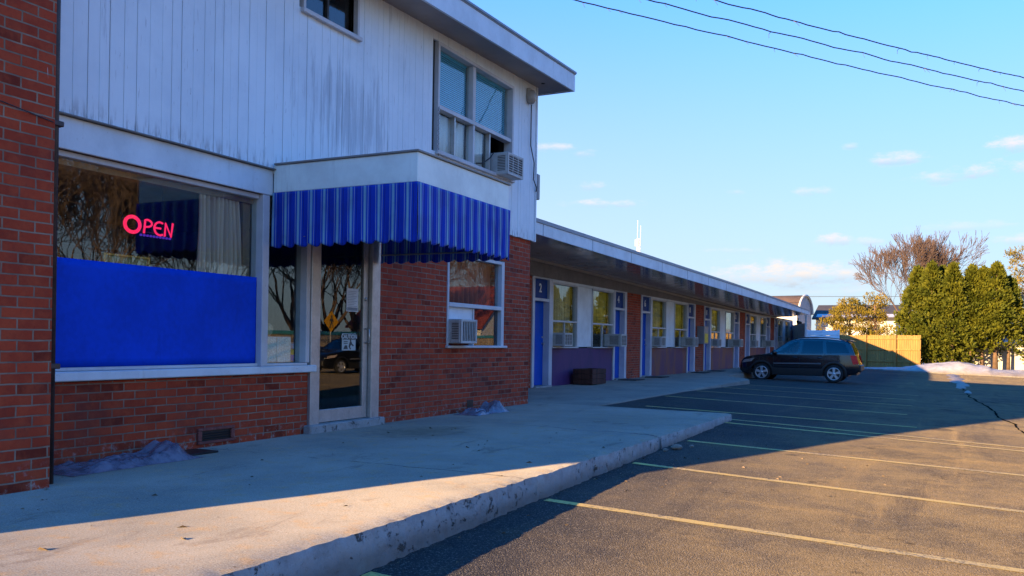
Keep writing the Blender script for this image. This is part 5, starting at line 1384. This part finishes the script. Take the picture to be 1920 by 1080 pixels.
# vaulted shed
vx1 = onY(1507, 590, 74)[0]; vt_ = onY(1510, 553, 74)[1]
vs_ = thing('vaulted_shed', (vx1 - 5, 75, -.4), 'shed with a brown barrel vaulted roof and a pale arched end behind the wing', 'shed')
Rr = 1.55; zc_ = vt_ - Rr; ang = R(-13)
def VP(s, o, z): return (vx1 + s * math.cos(ang) - o * math.sin(ang) , 75 + s * math.sin(ang) + o * math.cos(ang), z)
m = MB(); m.grid(lambda u, v: VP(-14 + 14 * v, Rr * math.cos(PI * u), zc_ + Rr * math.sin(PI * u)), 28, 4); m.build('roof', M['vaultroof'], vs_, solid=.06)
m = MB(); arcp = [(Rr * .97 * math.cos(PI * i / 28), zc_ + Rr * .97 * math.sin(PI * i / 28)) for i in range(29)]
pts = [VP(-.06, o, z) for o, z in arcp] + [VP(-.06, -Rr * .97, -.4), VP(-.06, Rr * .97, -.4)]
m.add(pts + [VP(-.2, o, z) for o, z in arcp] + [VP(-.2, -Rr * .97, -.4), VP(-.2, Rr * .97, -.4)], [tuple(range(31)), tuple(range(31, 62))[::-1]]); m.build('end_wall', m_plain('pale_shed_wall', (.34, .35, .36), .6, .1, 2, .05), vs_)
m = MB().tube([VP(.02, Rr * math.cos(PI * i / 28), zc_ + Rr * math.sin(PI * i / 28)) for i in range(29)], .10, 6); m.build('trim', wsid, vs_)
m = MB()
for o in (-Rr, Rr):
    a, b = VP(-14, o * .98, -.4), VP(-.1, o * .98, -.4); m.add([a, b, (b[0], b[1], zc_), (a[0], a[1], zc_)], [(0, 1, 2, 3)])
m.build('wall', wsid, vs_, solid=.1)

# radio mast far off
mx, mz = onY(1198, 413, 240); mg, mzb = onY(1198, 436, 240)
ms = thing('radio_mast', (mx, 240, -.5), 'slim white lattice radio mast far away above the wing roof', 'mast')
m = MB(); hw = .36; topz = onY(1198, 448, 240)[1]
leg = [(-hw, -hw), (hw, -hw), (hw, hw), (-hw, hw)]
for a, b in leg: m.tube([(mx + a, 240 + b, -.5), (mx + a, 240 + b, topz)], .075, 5)
z = 0; k = 0
while z < topz - 1:
    for i in range(4):
        a, b = leg[i], leg[(i + 1) % 4]; m.tube([(mx + a[0], 240 + a[1], z), (mx + b[0], 240 + b[1], z + 1.0)], .045, 4); m.tube([(mx + a[0], 240 + a[1], z + 1.), (mx + b[0], 240 + b[1], z + 1.0)], .045, 4)
    z += 1.0
mm = m_plain('mast_white', (.85, .85, .86), .5, .02, 2, 0); m.build('lattice', mm, ms)
for dx, zt in ((-.35, mz), (.55, mz - 1.6)): MB().tube([(mx + dx, 240, topz), (mx + dx, 240, zt)], .07, 5, .05).build('antenna', mm, ms)
for dx in (-.75, .15, .75): MB().bbox(mx + dx - .1, mx + dx + .1, 239.2, 239.4, topz - 2.2, topz - .2, .02).build('aerial_panel', M['grey'], ms)

# overhead wires
r5 = random.Random(8)
wl_ = [((1090, 0), (1920, 199), 7.0, 'lowest of the three dark overhead wires, with dangling vine stubs'), ((1226, 0), (1920, 172), 7.0, 'middle one of the three dark overhead wires'), ((1350, 0), (1920, 147), 7.0, 'topmost of the three dark overhead wires')]
for k, (a, b, zw, lb) in enumerate(wl_):
    P = []
    for p in (a, b):
        r_ = ray(*p); t = (zw - H) / r_[2]; P.append(Vector((CX + r_[0] * t, r_[1] * t, zw)))
    d = P[1] - P[0]; st, en = P[0] - d * .8, P[1] + d * .55
    pts = []; n = 120
    for i in range(n + 1):
        q = i / n; p = st + (en - st) * q; sag = .0
        pts.append((p.x + .012 * nz(q * 40, k, 1), p.y, p.z + .03 * nz(q * 30, k, 5) + .02 * nz(q * 90, k, 9) - .18 * (1 - (2 * q - 1) ** 2) + .14))
    w_ = thing('power_line', tuple((st + en) / 2), lb, 'wire', 'overhead wires')
    MB().tube(pts, .0115, 5).build('wire', M['cable'], w_)
    for j in range(13):
        m = MB(); i = r5.randint(30, 100); p = Vector(pts[i]); a = r5.uniform(-1, 1)
        m.tube([p, p + Vector((.06 * a, .02, -.03)), p + Vector((.10 * a + .03, .03, -r5.uniform(.04, .12)))], .006, 4, .003)
        m.build('vine_stub', M['twig'], w_)
    wend = en
up_ = thing('utility_pole', (wend.x, wend.y, zg(10, 30) - .2), 'wooden utility pole carrying the overhead wires', 'pole')
MB().tube([(wend.x, wend.y, -.6), (wend.x, wend.y, 7.6)], .15, 10, .11).build('post', M['bark'], up_)
MB().bbox(wend.x - .06, wend.x + .06, wend.y - 2.6, wend.y + .6, 6.86, 6.98, .01).build('cross_arm', M['bark'], up_)
ya_ = onY(1500, 556, 72); yb_ = onY(1700, 556, 72)
fw_ = MB(); d_ = (yb_[0] - ya_[0])
fw_.tube([(ya_[0] - d_ * 1.2, 72, ya_[1] + .1), (ya_[0], 72, ya_[1]), (yb_[0], 72, yb_[1]), (yb_[0] + d_ * 2, 72, yb_[1] + .2)], .02, 4)
tag(fw_.build('power_line', M['cable'], None, (ya_[0], 72, ya_[1])), 'thin distant wire crossing behind the vaulted shed and bare tree', 'wire')

# ------------------------------------------------------------------ the far side of the lot, seen mirrored in the windows
f2 = m_plain('tan_panel_fence', (.42, .32, .20), .8, .12, 3, .1)
fe = thing('panel_fence', (26, 40, -.4), 'long tan panel fence with a teal cap along the far side of the lot', 'fence')
m = MB()
for k in range(36): m.bbox(26, 26.05, 4 + k * 2.0 + .02, 4 + k * 2.0 + 1.98, -.4, 1.15, .01)
m.build('panels', f2, fe); MB().bbox(25.95, 26.1, 4, 76, 1.151, 1.36, .01).build('cap', m_plain('teal_cap', (.05, .30, .32), .6, .1, 3, .05), fe)
for i, (x, y, s_, rz) in enumerate(((22.5, 21.5, .85, .3), (28, 27, 1., 2.2), (29, 33, .95, 1.4), (31, 37, 1.1, 3.3), (29, 41, 1.05, 2.6), (30, 45, 1.1, .9), (31, 50, 1.0, 4.0), (29, 55, 1.0, 1.9), (33, 80, 1.1, 0.8))):
    c = copy_tree(bt); c.location = (x, y, -.5); c.scale = (s_, s_, s_); c.rotation_euler = (0, 0, rz)
    c['label'] = 'leafless tree standing behind the tan fence across the lot'; c['group'] = 'bare trees across the lot'
hr = house('red_roof_house', 30, 44, 66, 76, -.4, 2.2, 6.0, 'house with a red roof across the lot', wsid, m_plain('red_roof', (.19, .03, .02), .8, .15, 3, .1), 'x')
def mirror_hit(x, y, X, Xg=0.):
    yy, zz = onX(x, y, Xg); r_ = ray(x, y); r_ = (-r_[0], r_[1], r_[2]); t = (X - Xg) / r_[0]
    return yy + r_[1] * t, zz + r_[2] * t
sy, szz = mirror_hit(622, 603, 20, -.04)
cs2 = thing('crossing_sign', (20, sy, -.4), 'yellow diamond pedestrian crossing sign on a post across the lot', 'sign')
MB().tube([(20.04, sy, -.4), (20.04, sy, szz + .2)], .03, 8).build('post', M['grey'], cs2)
m = MB(); d_ = .50; m.prism([(sy - d_, szz), (sy, szz - d_), (sy + d_, szz), (sy, szz + d_)], 0, 20, 20.012); m.build('plate', m_plain('sign_yellow', (.75, .36, .01), .5, .06, 4, 0), cs2)
m = MB()
m.lathe((19.998, sy, szz + .22), (-1, 0, 0), [(.055, -.001), (.055, .002), (0, .002)], 14)
for pl_ in ([(-.07, .15), (.07, .15), (.05, -.03), (-.05, -.03)], [(-.05, -.03), (.02, -.03), (-.08, -.28), (-.15, -.28)], [(.0, -.03), (.05, -.03), (.16, -.28), (.09, -.28)], [(.06, .14), (.16, .02), (.13, -.01), (.04, .08)], [(-.06, .14), (-.17, .03), (-.14, .0), (-.05, .08)]):
    m.prism([(sy + a, szz + b) for a, b in pl_], 0, 19.995, 19.998)
m.build('walking_figure', M['ink'], cs2)
cy_, _ = mirror_hit(648, 660, 15, -.04)
c = copy_tree(car); c.location = (15.5, cy_ + 1.0, zg(10, 26) - .03); c.rotation_euler = (0, 0, R(100)); c['label'] = 'black car parked across the lot, seen only mirrored in the office door'
